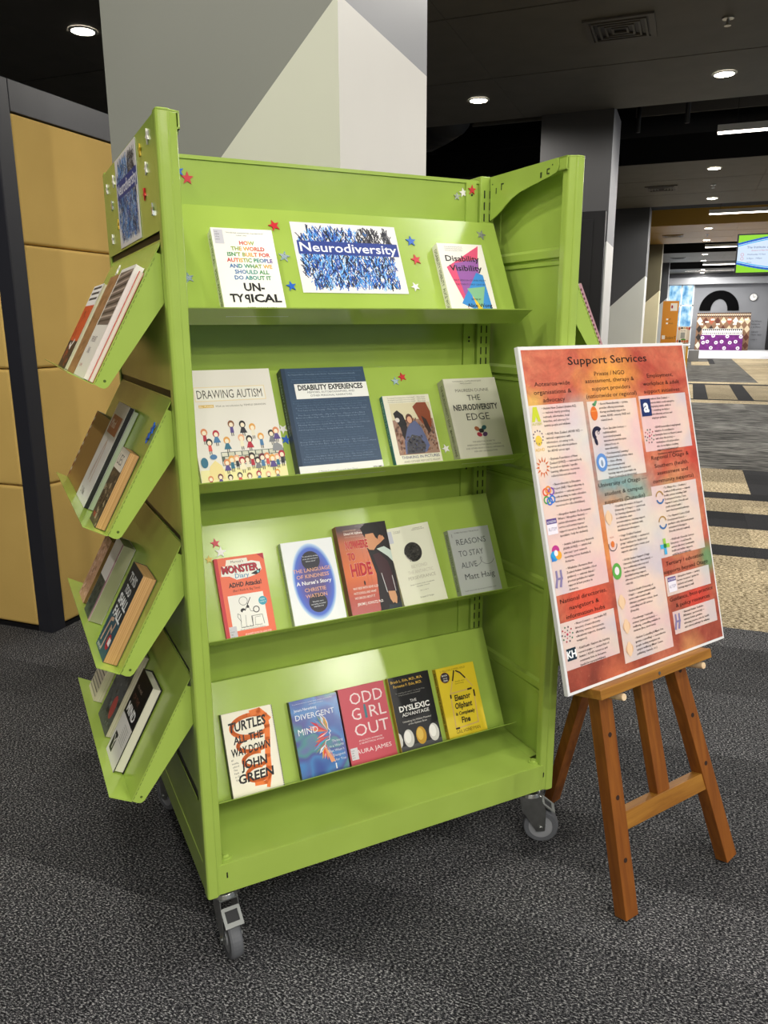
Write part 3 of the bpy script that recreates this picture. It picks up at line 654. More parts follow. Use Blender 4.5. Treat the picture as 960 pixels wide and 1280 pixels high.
def at(i, x, v=.0012, rot=0): return plate_M(i) @ Matrix.Translation((x, v, .0006)) @ Matrix.Rotation(radians(rot), 4, 'Z')

def a_untypical(k, w_, h_):
    k.rect(.004, h_ - .038, .024, h_ - .004, '#c9c7cf')
    for i, s in enumerate(('616', 'ASPE', 'Wha', '2023')): k.text(s, .006, h_ - .011 - i * .006, .0032, '#55535a')
    k.text('"Wonderfully compassionate, important book"', .03, h_ - .012, .0028, '#55524a', w=.085); k.text('SUNDAY TIMES', .052, h_ - .018, .0024, '#55524a')
    rb = ['#c8322e', '#d8622a', '#d9a32c', '#8fa63a', '#3b8f4e', '#2f8f84', '#3c6fa8', '#6b4a9a', '#a03a6a']
    L = [('HOW', 0, 4), ('THE WORLD', 4, -4), ('ISN\u2019T BUILT FOR', 5, -5), ('AUTISTIC PEOPLE', 0, 8), ('AND WHAT WE', 7, -5), ('SHOULD ALL', 7, -3), ('DO ABOUT IT', 7, -3)]
    for i, (s, a, d) in enumerate(L): k.text(s, w_ * .54, h_ - .039 - i * .0138, .0088, lambda x, a=a, d=d: rb[int(max(0, min(8, a + d * x)))], 'c', bold=.03, maxw=w_ * .87)
    k.text('UN-', w_ * .53, .060, .0175, '#161616', 'c', bold=.045); k.text('TY', .015, .034, .0175, '#161616', bold=.045, w=.030); k.text('P', .0465, .032, .0185, '#161616', bold=.05, w=.0115, mirror=True); k.text('ICAL', .0605, .034, .0175, '#161616', bold=.045, w=.068); k.text('PETE WHARMBY', w_ * .6, .016, .006, '#333333', 'c')
book(at(0, .150), .136, .208, .030, 'white book with rainbow capitals above two heavy black lines, leftmost on top shelf', G1, '#f2f0e8', None, a_untypical, sp('UNTYPICAL   PETE WHARMBY', '#3c3b36'))
def a_disvis(k, w_, h_):
    for i in range(3): k.text('"An essential and eye-opening collection"', .018, h_ - .010 - i * .005, .0026, '#6a675e', w=.052)
    k.poly([(.012, .135), (.118, .196), (.040, .045)], '#e0557a'); k.poly([(.012, .135), (.118, .196), (.095, .112), (.060, .06)], '#e0557a')
    k.poly([(.036, .146), (.110, .160), (.100, .112), (.046, .058)], '#9a5fa8'); k.poly([(.094, .122), (.112, .115), (.118, .01), (.086, .02), (.032, .038)], '#3f8fd6'); k.poly([(.032, .038), (.047, .06), (.072, .02)], '#3f8fd6')
    k.poly([(.056, .078), (.110, .084), (.088, .022)], '#86bd92'); k.poly([(.066, .060), (.078, .010), (.102, .004)], '#efc63c'); k.poly([(.047, .028), (.056, .018), (.052, .004)], '#e0557a')
    k.text('Disability', .014, h_ - .048, .015, '#262228', bold=.02, w=.098); k.text('Visibility', .020, h_ - .074, .015, '#262228', bold=.02, w=.094)
    k.text('FIRST-PERSON STORIES FROM', .024, .098, .0042, '#33303a', w=.092); k.text('THE TWENTY-FIRST CENTURY', .026, .087, .0042, '#33303a', w=.088); k.text('EDITED BY', .076, .047, .004, '#222222', 'c', bold=.02); k.text('Alice Wong', .046, .028, .0095, '#1b1b1e', bold=.02, w=.072)
book(at(0, .711), .130, .200, .024, 'cream book with overlapping pink, blue and green triangles, right on the top shelf', G1, '#efebe0', None, a_disvis, sp('DISABILITY VISIBILITY  ALICE WONG', '#222222'))
def a_draw(k, w_, h_):
    R_ = random.Random(3)
    k.rect(.014, .205, .180, .240, '#e8d6ae'); k.rect(.016, .207, .178, .238, '#ece8dc'); k.text('DRAWING AUTISM', .020, .212, .020, '#4c463c', w=.152)
    k.rect(.020, .190, .054, .197, '#d9b45c'); k.text('JILL MULLIN', .021, .1915, .004, '#fff6dc'); k.text('With an introduction by TEMPLE GRANDIN', .058, .191, .0042, '#7b7668', w=.118)
    k.rect(0, 0, w_, .045, '#efe7a8'); 
    k.rect(.052, .052, w_, .084, '#59645c'); k.up()
    for j in range(3):
        for i in range(9): k.rect(.0535 + i * .0158 + (j % 2) * .006, .0535 + j * .0102, .0668 + i * .0158 + (j % 2) * .006, .0622 + j * .0102, ('#dcd9c6', '#cfcdb8')[(i + j) % 2], False)
    k.up()
    hair = ['#d98a5a', '#b3283a', '#2c2826', '#e0a24c', '#8a5a3a', '#6b2f3a', '#e8b08a', '#3a3430']; body = ['#b3283a', '#4a7ba6', '#5a4a8a', '#2c2c34', '#e9e0c8', '#7a7c80', '#d8564a', '#2f6f8a', '#efe6c4']
    def fig(x, y, s, hc, bc, dress=0):
        k.ell(x, y + 2.2 * s, s * .8, s * .95, hc, 12); k.ell(x, y + 2.0 * s, s * .5, s * .6, '#f2e3c8', 10)
        k.poly([(x - s * .35, y + 1.5 * s), (x + s * .35, y + 1.5 * s), (x + s * (.9 if dress else .45), y), (x - s * (.9 if dress else .45), y)], bc)
        k.rect(x - s * .3, y - .8 * s, x - s * .12, y, '#3b352e'); k.rect(x + s * .12, y - .8 * s, x + s * .3, y, '#3b352e', False)
    for i, (x, y, hc) in enumerate(((.022, .112, 0), (.048, .107, 1), (.086, .128, 4), (.112, .126, 2), (.134, .118, 3), (.176, .100, 7), (.030, .088, 2), (.070, .090, 3), (.104, .094, 6), (.122, .090, 2), (.150, .094, 3), (.188, .106, 0))): fig(x, y, .0095, hair[hc], body[i % 9], i % 2)
    for i in range(12): fig(.062 + .0118 * i, .040 + .004 * (i % 3), .0088 + .001 * (i % 2), hair[(i * 3) % 8], body[(i * 5 + 2) % 9], i % 3 == 0)
    k.poly([(.018, .022), (.022, .052), (.036, .066), (.050, .052), (.054, .022)], '#ecd996'); k.poly([(.172, .078), (.176, .095), (.186, .098), (.196, .090), (.198, .078)], '#8d8f92')
    for i in range(8): fig(.02 + .022 * i, .008 + .003 * (i % 2), .0075, hair[(i * 5) % 8], body[(i * 2) % 9], 1)
    k.ell(.012, .062, .008, .012, '#2f6f8a'); k.ell(.034, .074, .008, .006, '#4a7ba6')
book(at(1, .083), .199, .281, .014, 'large cream book with a crowd of cartoon figures, leftmost on second shelf', G2, '#e6e1d6', '#dcd5c4', a_draw, sp('DRAWING AUTISM', '#8a8272'))
def a_disexp(k, w_, h_):
    k.rect(0, 0, .010, h_, '#22384f'); R_ = random.Random(8); words_ = ['Being Different', 'Autobiography of a Face', 'Born on a Blue Day', 'The Diving Bell and the Butterfly', 'Look Me in the Eye', 'My Left Foot', 'Moving Violations', 'Too Late to Die Young', 'Waist-High in the World', 'Poster Child', 'Planet of the Blind', 'The Story of My Life', 'An Unquiet Mind', 'Limbo: A Memoir']
    for i in range(38):
        y = h_ - .012 - i * .0060
        if h_ - .082 < y < h_ - .036 or y < .034: continue
        x = .014 + R_.random() * .01; s = ' - '.join(R_.sample(words_, 3)); k.text(s, x, y, .0032, R_.choice(['#5f7893', '#8298ae', '#4d6780']), w=w_ - x - .006 - R_.random() * .03, res=1)
    k.rect(.026, h_ - .078, w_, h_ - .040, '#efefe9'); k.text('DISABILITY EXPERIENCES', .034, h_ - .056, .0125, '#15161a', bold=.035, w=.168); k.text('MEMOIRS, AUTOBIOGRAPHIES, AND', .056, h_ - .0645, .0050, '#55575c', w=.122); k.text('OTHER PERSONAL NARRATIVES', .062, h_ - .073, .0050, '#55575c', w=.108)
    k.rect(0, 0, w_, .030, '#ecebe6'); k.text('G. Thomas Couser and Susannah B. Mintz, Editors', .045, .012, .0044, '#6a6a6c', w=.100); k.text('VOLUME 1', w_ - .028, .012, .004, '#222222', bold=.03)
book(at(1, .305), .214, .272, .030, 'large navy blue hardback with a white title band on the second shelf', G2, '#2c4560', '#1a2836', a_disexp, sp('DISABILITY EXPERIENCES', '#9fb0be', .3, .01), hard=True)
def a_pict(k, w_, h_):
    R_ = random.Random(2)
    for i in range(3): k.text('"A uniquely fascinating view of her world"  - Oliver Sacks', .012, h_ - .008 - i * .0055, .0032, '#6c6752', w=.108)
    k.rect(.014, .040, w_ - .003, .176, '#d6cdaa'); k.rect(.014, .040, w_ - .003, .132, '#9c7a68')
    for i in range(260): 
        x, y = .014 + R_.random() * (w_ - .020), .040 + R_.random() * .090; k.poly([(x, y), (x + .004, y + .001), (x + .005, y + .006), (x + .001, y + .005)], R_.choice(['#7a5648', '#b08a76', '#c9a48c', '#5f4a48', '#8a7a80', '#a86a4a']), False)
    k.up(); k.poly([(.078, .165), (.092, .176), (.118, .176), (.126, .15), (.124, .12), (.116, .104), (.104, .112), (.090, .13)], '#8a4428'); k.poly([(.098, .14), (.11, .13), (.118, .10), (.110, .092), (.102, .11)], '#3a2a26')
    k.poly([(.020, .150), (.032, .158), (.046, .145), (.052, .12), (.045, .10), (.034, .108), (.024, .13)], '#1e1c1e'); k.ell(.028, .132, .006, .006, '#d9d0c4'); k.poly([(.032, .11), (.05, .12), (.056, .09), (.04, .07), (.034, .09)], '#2a2224')
    k.poly([(.032, .042), (.036, .075), (.050, .108), (.064, .124), (.078, .128), (.092, .108), (.100, .08), (.104, .06), (.092, .044)], '#5c6488'); k.poly([(.036, .042), (.042, .072), (.060, .092), (.082, .086), (.094, .062), (.086, .042)], '#4b4a50')
    for i in range(90): x, y = .042 + R_.random() * .046, .044 + R_.random() * .042; k.rect(x, y, x + .004, y + .003, R_.choice(['#8a8890', '#33333a', '#6a5a5a', '#5c6488']), False)
    k.up(); k.ell(.062, .134, .010, .013, '#5a3626'); k.ell(.062, .131, .0068, .009, '#d9a484'); k.text('THINKING IN PICTURES', .018, .030, .0072, '#5a5a78', bold=.01, w=.108); k.text('AND OTHER REPORTS FROM', .022, .020, .0050, '#8a8878', w=.102); k.text('MY LIFE WITH AUTISM', .024, .0115, .0050, '#8a8878', w=.098); k.text('TEMPLE GRANDIN', .032, .003, .0056, '#5c5a48', w=.08)
book(at(1, .562), .132, .197, .015, 'small paperback with a woman and cows on its cover, teal spine', G2, '#e3dfc9', '#1f6f86', a_pict, sp('THINKING IN PICTURES', '#bfe0e4', .5))
def a_edge(k, w_, h_):
    k.text('"A WONDERFUL, COMPREHENSIVE GUIDE"', .026, h_ - .010, .0034, '#55544a', w=.09); k.text('- TEMPLE GRANDIN', .045, h_ - .016, .003, '#55544a')
    k.text('MAUREEN DUNNE', w_ / 2, h_ - .038, .0084, '#5c594e', 'c', w=.102); k.text('THE', w_ / 2, h_ - .062, .0150, '#3b3a36', 'c'); k.text('NEURODIVERSITY', w_ / 2, h_ - .088, .0150, '#333230', 'c', bold=.03, w=.136); k.text('EDGE', w_ / 2, h_ - .116, .0185, '#3b3a36', 'c', w=.07)
    for x, y, c in ((-.012, .010, '#9a5a3a'), (.010, .012, '#2f5f66'), (-.008, -.006, '#a03040'), (.009, -.006, '#5a3a6a'), (0, .004, '#2a2a2c')):
        k.ell(w_ / 2 + x, .080 + y, .008, .006, c, 14, rot=x * 40)
    for i, s in enumerate(('THE ESSENTIAL GUIDE TO', 'EMBRACING AUTISM, ADHD, DYSLEXIA,', 'AND OTHER NEUROLOGICAL DIFFERENCES', 'FOR ANY ORGANIZATION')): k.text(s, w_ / 2, .053 - i * .0086, .0040, '#5a584e', 'c')
    k.text('WILEY', w_ - .034, .006, .0062, '#33322e', bold=.01)
book(at(1, .738), .160, .230, .030, 'grey cream hardback with a small coloured flower motif, right end of second shelf', G2, '#d2cfbd', '#c2bfae', a_edge, sp('THE NEURODIVERSITY EDGE   MAUREEN DUNNE', '#55544c', .32, .01), hard=True)
def a_monster(k, w_, h_):
    k.rect(0, 0, .007, h_, '#c8323a'); k.poly([(w_ - .017, h_), (w_, h_), (w_, h_ - .016)], '#b8303a'); k.poly([(.024, .176), (.028, .190), (.078, .190), (.080, .174)], '#f4ecdc'); k.text('Marcus\u2019s', .038, .181, .006, '#4c4a48')
    pts = [(.010, .152), (.014, .176), (.034, .174), (.060, .178), (.088, .182), (.108, .176), (.110, .158), (.100, .148), (.080, .143), (.046, .140), (.030, .150)]
    k.poly(pts, '#f2eee6')
    for dx, dy, c in ((.0008, -.0008, '#1b191b'), (-.0008, .0006, '#1b191b'), (0, 0, '#b8283a')): k.text('MONSTER', .014 + dx, .158 + dy, .0165, c, bold=.05 if c[1] == 'b' else .08, w=.088)
    k.text('Diary', .043, .144, .0105, '#4f93b8', bold=.01, w=.034); k.poly([(.082, .150), (.096, .156), (.108, .160), (.104, .150), (.094, .146)], '#232226'); k.ell(.1, .153, .003, .003, '#8fd0d8')
    k.text('ADHD Attacks!', .024, .123, .0105, '#1e1a1a', bold=.03, w=.080); k.text('(But I Rock It, Big Time)', .032, .112, .0052, '#5a2418', w=.066)
    k.rect(.017, .020, .103, .104, '#f0eee6')
    c = '#3a3836'; k.ring(.052, .088, .0095, .0105, c); k.line([(.050, .060), (.070, .094)], .0018, c); k.ell(.048, .066, .006, .005, '#1b1a1a'); k.ell(.061, .073, .0032, .0034, '#1b1a1a'); k.ell(.050, .061, .004, .0045, '#f0eee6'); k.ring(.080, .064, .006, .008, '#1b1a1a')
    k.line([(.038, .026), (.040, .056), (.034, .060), (.033, .052), (.040, .040)], .001, c); k.line([(.038, .026), (.066, .026), (.068, .050), (.092, .050), (.094, .028)], .0011, c); k.line([(.066, .026), (.066, .050)], .0014, c); k.line([(.050, .028), (.052, .054)], .0008, c); k.line([(.060, .082), (.066, .062), (.074, .060)], .0009, c); k.line([(.072, .030), (.074, .046), (.088, .046)], .0007, c)
    k.ell(.099, .082, .0105, .0105, '#3fa0b4'); k.text('KIDS', .099, .084, .0035, '#e8f6f8', 'c'); k.text('LOVE IT', .099, .078, .003, '#e8f6f8', 'c')
    k.text('by Dr. Raun Melmed', .042, .0225 + .003, .0038, '#44423e'); k.text('Annette Sexton & Jeff Harvey, illustrator', .034, .0205, .0026, '#44423e'); k.text('#FUNNIEST BOOK ON ADHD EVER', .044, .007, .0046, '#fff0e4', w=.064)
    k.rect(.008, .0, .026, .032, '#cbc8d0')
    for i, s in enumerate(('J', '618.9', 'MEL', '2016')): k.text(s, .010, .024 - i * .006, .003, '#4f4d55')
book(at(2, .118), .120, .196, .012, 'orange children\u2019s diary style book with a drawn monster, leftmost on third shelf', G3, '#e8653a', '#c4303c', a_monster)
t = NT('oval_glow_cover'); tc = t.n('ShaderNodeTexCoord'); mp = t.n('ShaderNodeMapping'); t.l(tc.outputs['Object'], mp.inputs[0])
mp.inputs['Location'].default_value = (-.069 / .056, -.107 / .097, 0); mp.inputs['Scale'].default_value = (1 / .056, 1 / .097, 0)
ln = t.n('ShaderNodeVectorMath', operation='LENGTH'); t.l(mp.outputs[0], ln.inputs[0])
col = t.ramp(ln.outputs['Value'], [(.40, '#4a3a78'), (.66, '#3f43a8'), (.86, '#2f5fc8'), (.96, '#a9c9ea'), (1.0, '#e9ecec')]); M_OVAL = t.fin(col, .35)
def a_kind(k, w_, h_):
    k.ell(w_ * .51, h_ - .052, .024, .024, '#2f2f38'); k.ell(w_ * .51, .054, .024, .024, '#2f2f38')
    for i, s in enumerate(('"It\u2019s wonderful, moving,', 'shows the very best of', 'human nature"')): k.text(s, w_ * .51, h_ - .042 - i * .0062, .0030, '#e8ecf0', 'c')
    k.text('THE LANGUAGE', w_ * .5, .132, .0088, '#e0a98c', 'c', w=.098, bold=.01); k.text('OF KINDNESS', w_ * .5, .117, .0088, '#e0a98c', 'c', w=.085, bold=.01); k.text('A Nurse\u2019s Story', w_ * .5, .101, .0088, '#f2efee', 'c', w=.092, bold=.02)
    k.text('CHRISTIE', w_ * .5, .083, .0088, '#e0a98c', 'c', w=.056, bold=.01); k.text('WATSON', w_ * .5, .068, .0088, '#e0a98c', 'c', w=.056, bold=.01)
    for i, s in enumerate(('"Beautiful, warm,', 'captivating, incredible"', 'STEPHEN FRY')): k.text(s, w_ * .51, .056 - i * .0062, .0030, '#e8ecf0', 'c')
book(at(2, .283), .135, .211, .020, 'white paperback with a glowing blue oval on the third shelf', G3, M_OVAL, '#c8cfc4', a_kind, sp('The Language of Kindness  Christie Watson', '#5a6a7a', .4))
t = NT('orange_cover'); v = t.coord(); sx_ = t.n('ShaderNodeSeparateXYZ'); t.l(v, sx_.inputs[0]); mr = t.n('ShaderNodeMapRange'); t.l(sx_.outputs[1], mr.inputs[0]); mr.inputs[2].default_value = .234
M_ORANGE = t.fin(t.ramp(mr.outputs[0], [(.0, '#a82c20'), (.2, '#b8432a'), (.45, '#dd6f2e'), (.8, '#c0602c'), (.95, '#3a1c16')]), .18, .6)
def a_hide(k, w_, h_):
    k.text('FOREWORD BY', .018, h_ - .016, .0034, '#d8b49c', up=True); k.text('Edward M. Hallowell', .018, h_ - .025, .0058, '#f2e6dc', bold=.02, w=.052); k.text('author of Driven to Distraction', .018, h_ - .032, .0030, '#d8b49c')
    k.line([(.060, .08), (.060, .17)], .0006, '#a8502a'); k.line([(.070, .06), (.072, .19)], .0006, '#a8502a')
    k.poly([(.078, .0), (.086, .10), (.074, .168), (.074, .178), (.079, .188), (.070, .205), (.066, .222), (.082, h_), (.139, h_), (.139, 0)], '#1d1718')
    k.poly([(.076, .205), (.074, .192), (.069, .182), (.074, .178), (.074, .171), (.080, .164), (.092, .162), (.102, .172), (.110, .176), (.128, .188), (.120, .202), (.096, .206)], '#d4966c')
    k.poly([(.070, .205), (.066, .222), (.082, h_ - .003), (.112, h_ - .003), (.122, .214), (.122, .196), (.112, .185), (.103, .194), (.098, .208), (.080, .212)], '#15110f'); k.ell(.115, .190, .0055, .009, '#cf8f68', rot=-.2)
    k.poly([(.100, .164), (.122, .168), (.139, .155), (.139, .125), (.128, .14), (.112, .154)], '#c9d8cc'); k.poly([(.086, .150), (.104, .154), (.124, .128), (.134, .070), (.130, .05), (.108, .052), (.098, .09)], '#3b1c22'); k.line([(.100, .10), (.106, .050)], .0016, '#d8d8d8'); k.line([(.128, .09), (.130, .05)], .0014, '#d8d8d8')
    k.poly([(.108, .052), (.128, .050), (.130, .034), (.126, .016), (.120, .022), (.116, .020), (.110, .032)], '#d09a70'); k.poly([(.10, .0), (.139, .0), (.139, .022), (.118, .016), (.104, .018)], '#243036')
    for s, x, y, cp, w2 in (('NOWHERE', .016, .172, .020, .062), ('TO', .016, .143, .019, .021), ('HIDE', .018, .102, .031, .058)):
        k.text(s, x - .0006, y - .0006, cp + .0012, '#f0cbb0', bold=.06, w=w2 + .0012); k.text(s, x, y, cp, '#b81f2c', bold=.035, w=w2)
    k.ell(.049, .082, .0022, .006, '#3a2016'); k.text('WHY KIDS WITH ADHD & LD', .014, .068, .0056, '#f6e8dc', w=.070, bold=.01); k.text('HATE SCHOOL AND WHAT', .014, .056, .0056, '#f6e8dc', w=.062, bold=.01); k.text('WE CAN DO ABOUT IT', .014, .044, .0056, '#f6e8dc', w=.056, bold=.01); k.text('JEROME J. SCHULTZ, Ph.D.', .018, .028, .0060, '#f8eee6', w=.072, bold=.02)
book(at(2, .432), .139, .234, .026, 'glossy orange hardback with a dark haired boy looking left on third shelf', G3, M_ORANGE, '#8a4a3c', a_hide, hard=True)
def a_rosie(k, w_, h_):
    R_ = random.Random(4); k.rect(.0, h_ - .040, .014, h_ - .008, '#c9ccd4'); k.text('"Truly moving"', .018, h_ - .012, .0026, '#7a7668'); k.text('THE OBSERVER', .018, h_ - .016, .0022, '#7a7668'); k.text('WINNER OF THE', .078, h_ - .012, .0026, '#7a7668'); k.text('MEDICAL BOOK PRIZE', .074, h_ - .016, .0026, '#7a7668')
    k.ell(.062, .140, .026, .026, '#3b3936', 40)
    for i in range(180):
        a_, r_ = R_.random() * 6.28, .0245 * math.sqrt(R_.random()); s = .0008 + R_.random() * .002; k.rect(.062 + r_ * cos(a_) - s, .140 + r_ * sin(a_) - s, .062 + r_ * cos(a_) + s, .140 + r_ * sin(a_) + s * .6, R_.choice(['#5a5752', '#2a2927', '#6c6862', '#4a4844']), False)
    k.up(); k.ring(.062, .140, .0235, .0262, '#b9b5a8', 3.3, 4.3)
    k.text('BEYOND', .070, .098, .0085, '#c9c5b0', 'c', w=.048); k.text('THE ANTARCTIC', .070, .083, .0085, '#c9c5b0', 'c', w=.076); k.text('PERSEVERANCE', .070, .068, .0085, '#b5b19c', 'c', w=.082)
    k.text('Stories of survival and the everyday feats', .066, .054, .0030, '#6a675a', 'c'); k.text('that matter: a memoir', .066, .048, .0030, '#6a675a', 'c'); k.text('with a foreword', .066, .036, .0026, '#8a8676', 'c'); k.text('Ernesto Di Vargas', .070, .018, .0038, '#5a574c', 'c')
book(at(2, .583, rot=3), .128, .212, .018, 'pale cream book with a round grey moon on its cover', G3, '#e6e6cf', None, a_rosie)
def a_alive(k, w_, h_):
    k.text('NUMBER ONE SUNDAY TIMES BESTSELLER', .018, h_ - .012, .0036, '#4c4d4c', w=.078)
    for s, y, w2 in (('REASONS', .142, .094), ('TO STAY', .110, .078), ('ALIVE', .078, .050)): k.text(s, .018, y, .0155, '#54575a', w=w2)
    pts = [(.064 + .010 * sin(i * .35) + i * .0022, .080 + .011 * (1 - cos(i * .35))) for i in range(24)]; k.line(pts, .0011, '#55585a')
    k.text('Matt Haig', .022, .046, .0155, '#3c3f42', w=.094); k.text('\u2018A small masterpiece that might even save lives\u2019 JOANNA LUMLEY', .012, .015, .0034, '#5c5e60', w=.100); k.text('I', .008, h_ - .022, .010, '#777777')
book(at(2, .752), .129, .186, .022, 'light grey paperback with thin hand lettering, at right end of third shelf', G3, '#bcc0bc', '#a4a89c', a_alive, sp('REASONS TO STAY ALIVE  Matt Haig', '#505450', .4))
def a_turtles(k, w_, h_):
    c = '#ee7b2c'; Q = lambda ps, w2: k.line(ps, w2, c)
    sp_ = []
    for cx, cy, rx, ry, a0, a1 in ((.070, .160, .050, .026, .3, 5.6),):
        Q([(cx + rx * cos(a0 + (a1 - a0) * i / 30), cy + ry * sin(a0 + (a1 - a0) * i / 30)) for i in range(31)], .0105)
    Q([(.075, .190), (.095, .192), (.108, .178), (.110, .150), (.106, .120), (.100, .08), (.098, .05), (.094, .035)], .014); 
    for cy, rx in ((.116, .040), (.078, .032), (.044, .028)): Q([(.070 + rx * cos(1.2 + 4.4 * i / 24), cy + .017 * sin(1.2 + 4.4 * i / 24)) for i in range(25)], .0095)
    Q([(.060, .02), (.085, .018), (.098, .034), (.090, .008)], .009)
    for s, x, y, cp, w2, r_ in (('TURTLES', .012, .152, .022, .096, 3), ('ALL THE', .020, .123, .017, .076, 3), ('WAY DOWN', .010, .094, .018, .100, 3), ('JOHN', .030, .060, .020, .066, 3), ('GREEN', .018, .028, .020, .090, 3)): k.text(s, x, y, cp, '#15110f', bold=.03, w=w2, rot=radians(r_), shear=.12)
    for i, s in enumerate(('#1', 'bestselling', 'author of', 'The', 'Fault', 'in Our', 'Stars')): k.text(s, .008 + i * .0008, .085 - i * .008, .0042, '#4a443a', rot=.05, maxw=.016)
    for i in range(46): k.poly([(w_, i * h_ / 46), (w_, (i + 1) * h_ / 46), (w_ - .0035, (i + .5) * h_ / 46)], '#15110f', False)
book(at(3, .109, rot=-.5), .130, .200, .022, 'cream book with orange swirl and black brush lettering, leftmost on bottom shelf', G4, '#f1ead6', '#2a2622', a_turtles)
t = NT('iridescent_cover'); v = t.coord(); f = t.noise(v, 11, 1.5, .5, .4); M_DIV = t.fin(t.ramp(f, [(.36, '#2f4fa0'), (.45, '#3f7fc0'), (.52, '#4a4f9a'), (.58, '#4a8f92'), (.68, '#6b5ab0')]), .22, .6)
def a_div(k, w_, h_):
    k.text('"A powerful and much needed book, sensitive and insightful"', .006, h_ - .010, .0030, '#d5e0ea', w=.112); k.text('- psychologist and author', .05, h_ - .016, .0028, '#d5e0ea'); k.text('Jenara Nerenberg', .008, h_ - .028, .0066, '#e9eef4', w=.062, bold=.01); k.text('DIVERGENT', .009, h_ - .050, .0135, '#eef2f6', w=.108); 
    cols = ['#e0402e', '#f0f0f4', '#3f9fd0', '#d8605a', '#e8a03a', '#3fa08a', '#c83a5a']; R_ = random.Random(6); hub = (.092, .092)
    for i, (x, y) in enumerate(((.040, .124), (.036, .118), (.046, .134), (.056, .138), (.066, .146), (.074, .148), (.082, .142), (.056, .088), (.050, .080), (.046, .070), (.042, .060), (.046, .052), (.056, .050), (.062, .036), (.068, .034), (.076, .030), (.088, .024), (.096, .022))):
        hx, hy = (.090, .100) if i < 8 else ((.092, .088) if i < 12 else (.078, .070)); dx, dy = x - hx, y - hy; L = math.hypot(dx, dy); nx, ny = -dy / L * .0048, dx / L * .0048
        k.poly([(hx, hy), (hx + dx * .55 + nx, hy + dy * .55 + ny), (x, y), (hx + dx * .55 - nx, hy + dy * .55 - ny)], cols[(i * 3) % 7]); k.poly([(hx, hy), (hx + dx * .5 + nx * .5, hy + dy * .5 + ny * .5), (x, y)], cols[(i * 3 + 1) % 7])
    k.line([(.076, .148), (.088, .134), (.092, .120), (.091, .108), (.097, .099), (.092, .096), (.094, .090), (.091, .086), (.090, .079), (.080, .078), (.074, .066), (.086, .040), (.094, .022)], .0016, '#f4f4f8')
    k.poly([(.072, .062), (.078, .060), (.096, .024), (.084, .022)], '#e8a070')
    k.text('MIND', .010, h_ - .088, .0155, '#eef2f6', w=.054)
    for i, s in enumerate(('Thriving', 'in a World', 'That Wasn\u2019t', 'Designed', 'for You')): k.text(s, w_ - .006, .070 - i * .0118, .0062, '#e4ecf2', 'r')
    k.rect(.094, .004, .097, .018, '#f4f4f4')
book(at(3, .288), .131, .193, .018, 'iridescent blue paperback with a feathered face profile on the bottom shelf', G4, M_DIV, '#17202a', a_div)
def a_odd(k, w_, h_):
    c = '#f3dede'; k.text('ODD', .028, .150, .030, c, w=.096); k.text('G', .026, .110, .030, c, w=.026); k.rect(.063, .110, .070, .140, '#3f7f8c'); k.ell(.0665, .143, .003, .003, '#3f7f8c'); k.text('RL', .078, .110, .030, c, w=.048); k.text('OUT', .026, .068, .030, c, w=.100)
    k.text('AN AUTISTIC WOMAN IN', .032, .054, .0042, '#f6e6e6', w=.068); k.text('A NEUROTYPICAL WORLD', .032, .047, .0042, '#f6e6e6', w=.072); k.text('LAURA JAMES', .012, .024, .0105, '#f6e6e6', w=.110)
    k.rect(.004, .012, .024, .042, '#d8d5da')
    for i, s in enumerate(('616.8', '588', 'JAM', '2018')): k.text(s, .006, .034 - i * .006, .0028, '#4a484e')
book(at(3, .424), .134, .196, .020, 'coral pink paperback with thin white capitals on the bottom shelf', G4, '#c94a58', '#6b1f26', a_odd)
def a_dysl(k, w_, h_):
    k.text('Brock L. Eide, M.D., M.A.', .006, h_ - .016, .0070, '#d9b04a', w=.098, bold=.01); k.text('Fernette F. Eide, M.D.', .012, h_ - .029, .0070, '#d9b04a', w=.088, bold=.01); k.text('"A compelling call to action" - Los Angeles Times', .014, h_ - .046, .0030, '#9c9a94', w=.09); k.text('"Enlightening for all concerned"', .02, h_ - .052, .0030, '#9c9a94', w=.07)
    k.text('THE', w_ / 2, .122, .0075, '#f2f0ec', 'c'); k.text('DYSLEXIC', w_ / 2, .102, .0140, '#f6f4f0', 'c', w=.094, bold=.03); k.text('ADVANTAGE', w_ / 2, .088, .0090, '#f2f0ec', 'c', w=.084, bold=.01); k.text('Unlocking the Hidden Potential', w_ / 2, .072, .0046, '#d8d4cc', 'c', w=.088); k.text('of the Dyslexic Brain', w_ / 2, .064, .0046, '#d8d4cc', 'c', w=.058)
    k.rect(0, 0, w_, .012, '#4c4c50')
    for x, c, hi in ((-.004, '#dcdad4', '#f4f2ec'), (.028, '#d8d6d0', '#f4f2ec'), (.066, '#c99a2c', '#e2bd55'), (.106, '#d8d6d0', '#f4f2ec')):
        if x > 0: k.ell(x, .030, .0155, .0235, c); k.ell(x - .003, .034, .010, .016, hi)
        else: k.poly([(0, .010), (.006, .016), (.009, .030), (.006, .044), (0, .050)], c)
book(at(3, .573), .126, .196, .018, 'black paperback with a row of white eggs and one gold egg', G4, '#121214', '#b8922e', a_dysl)
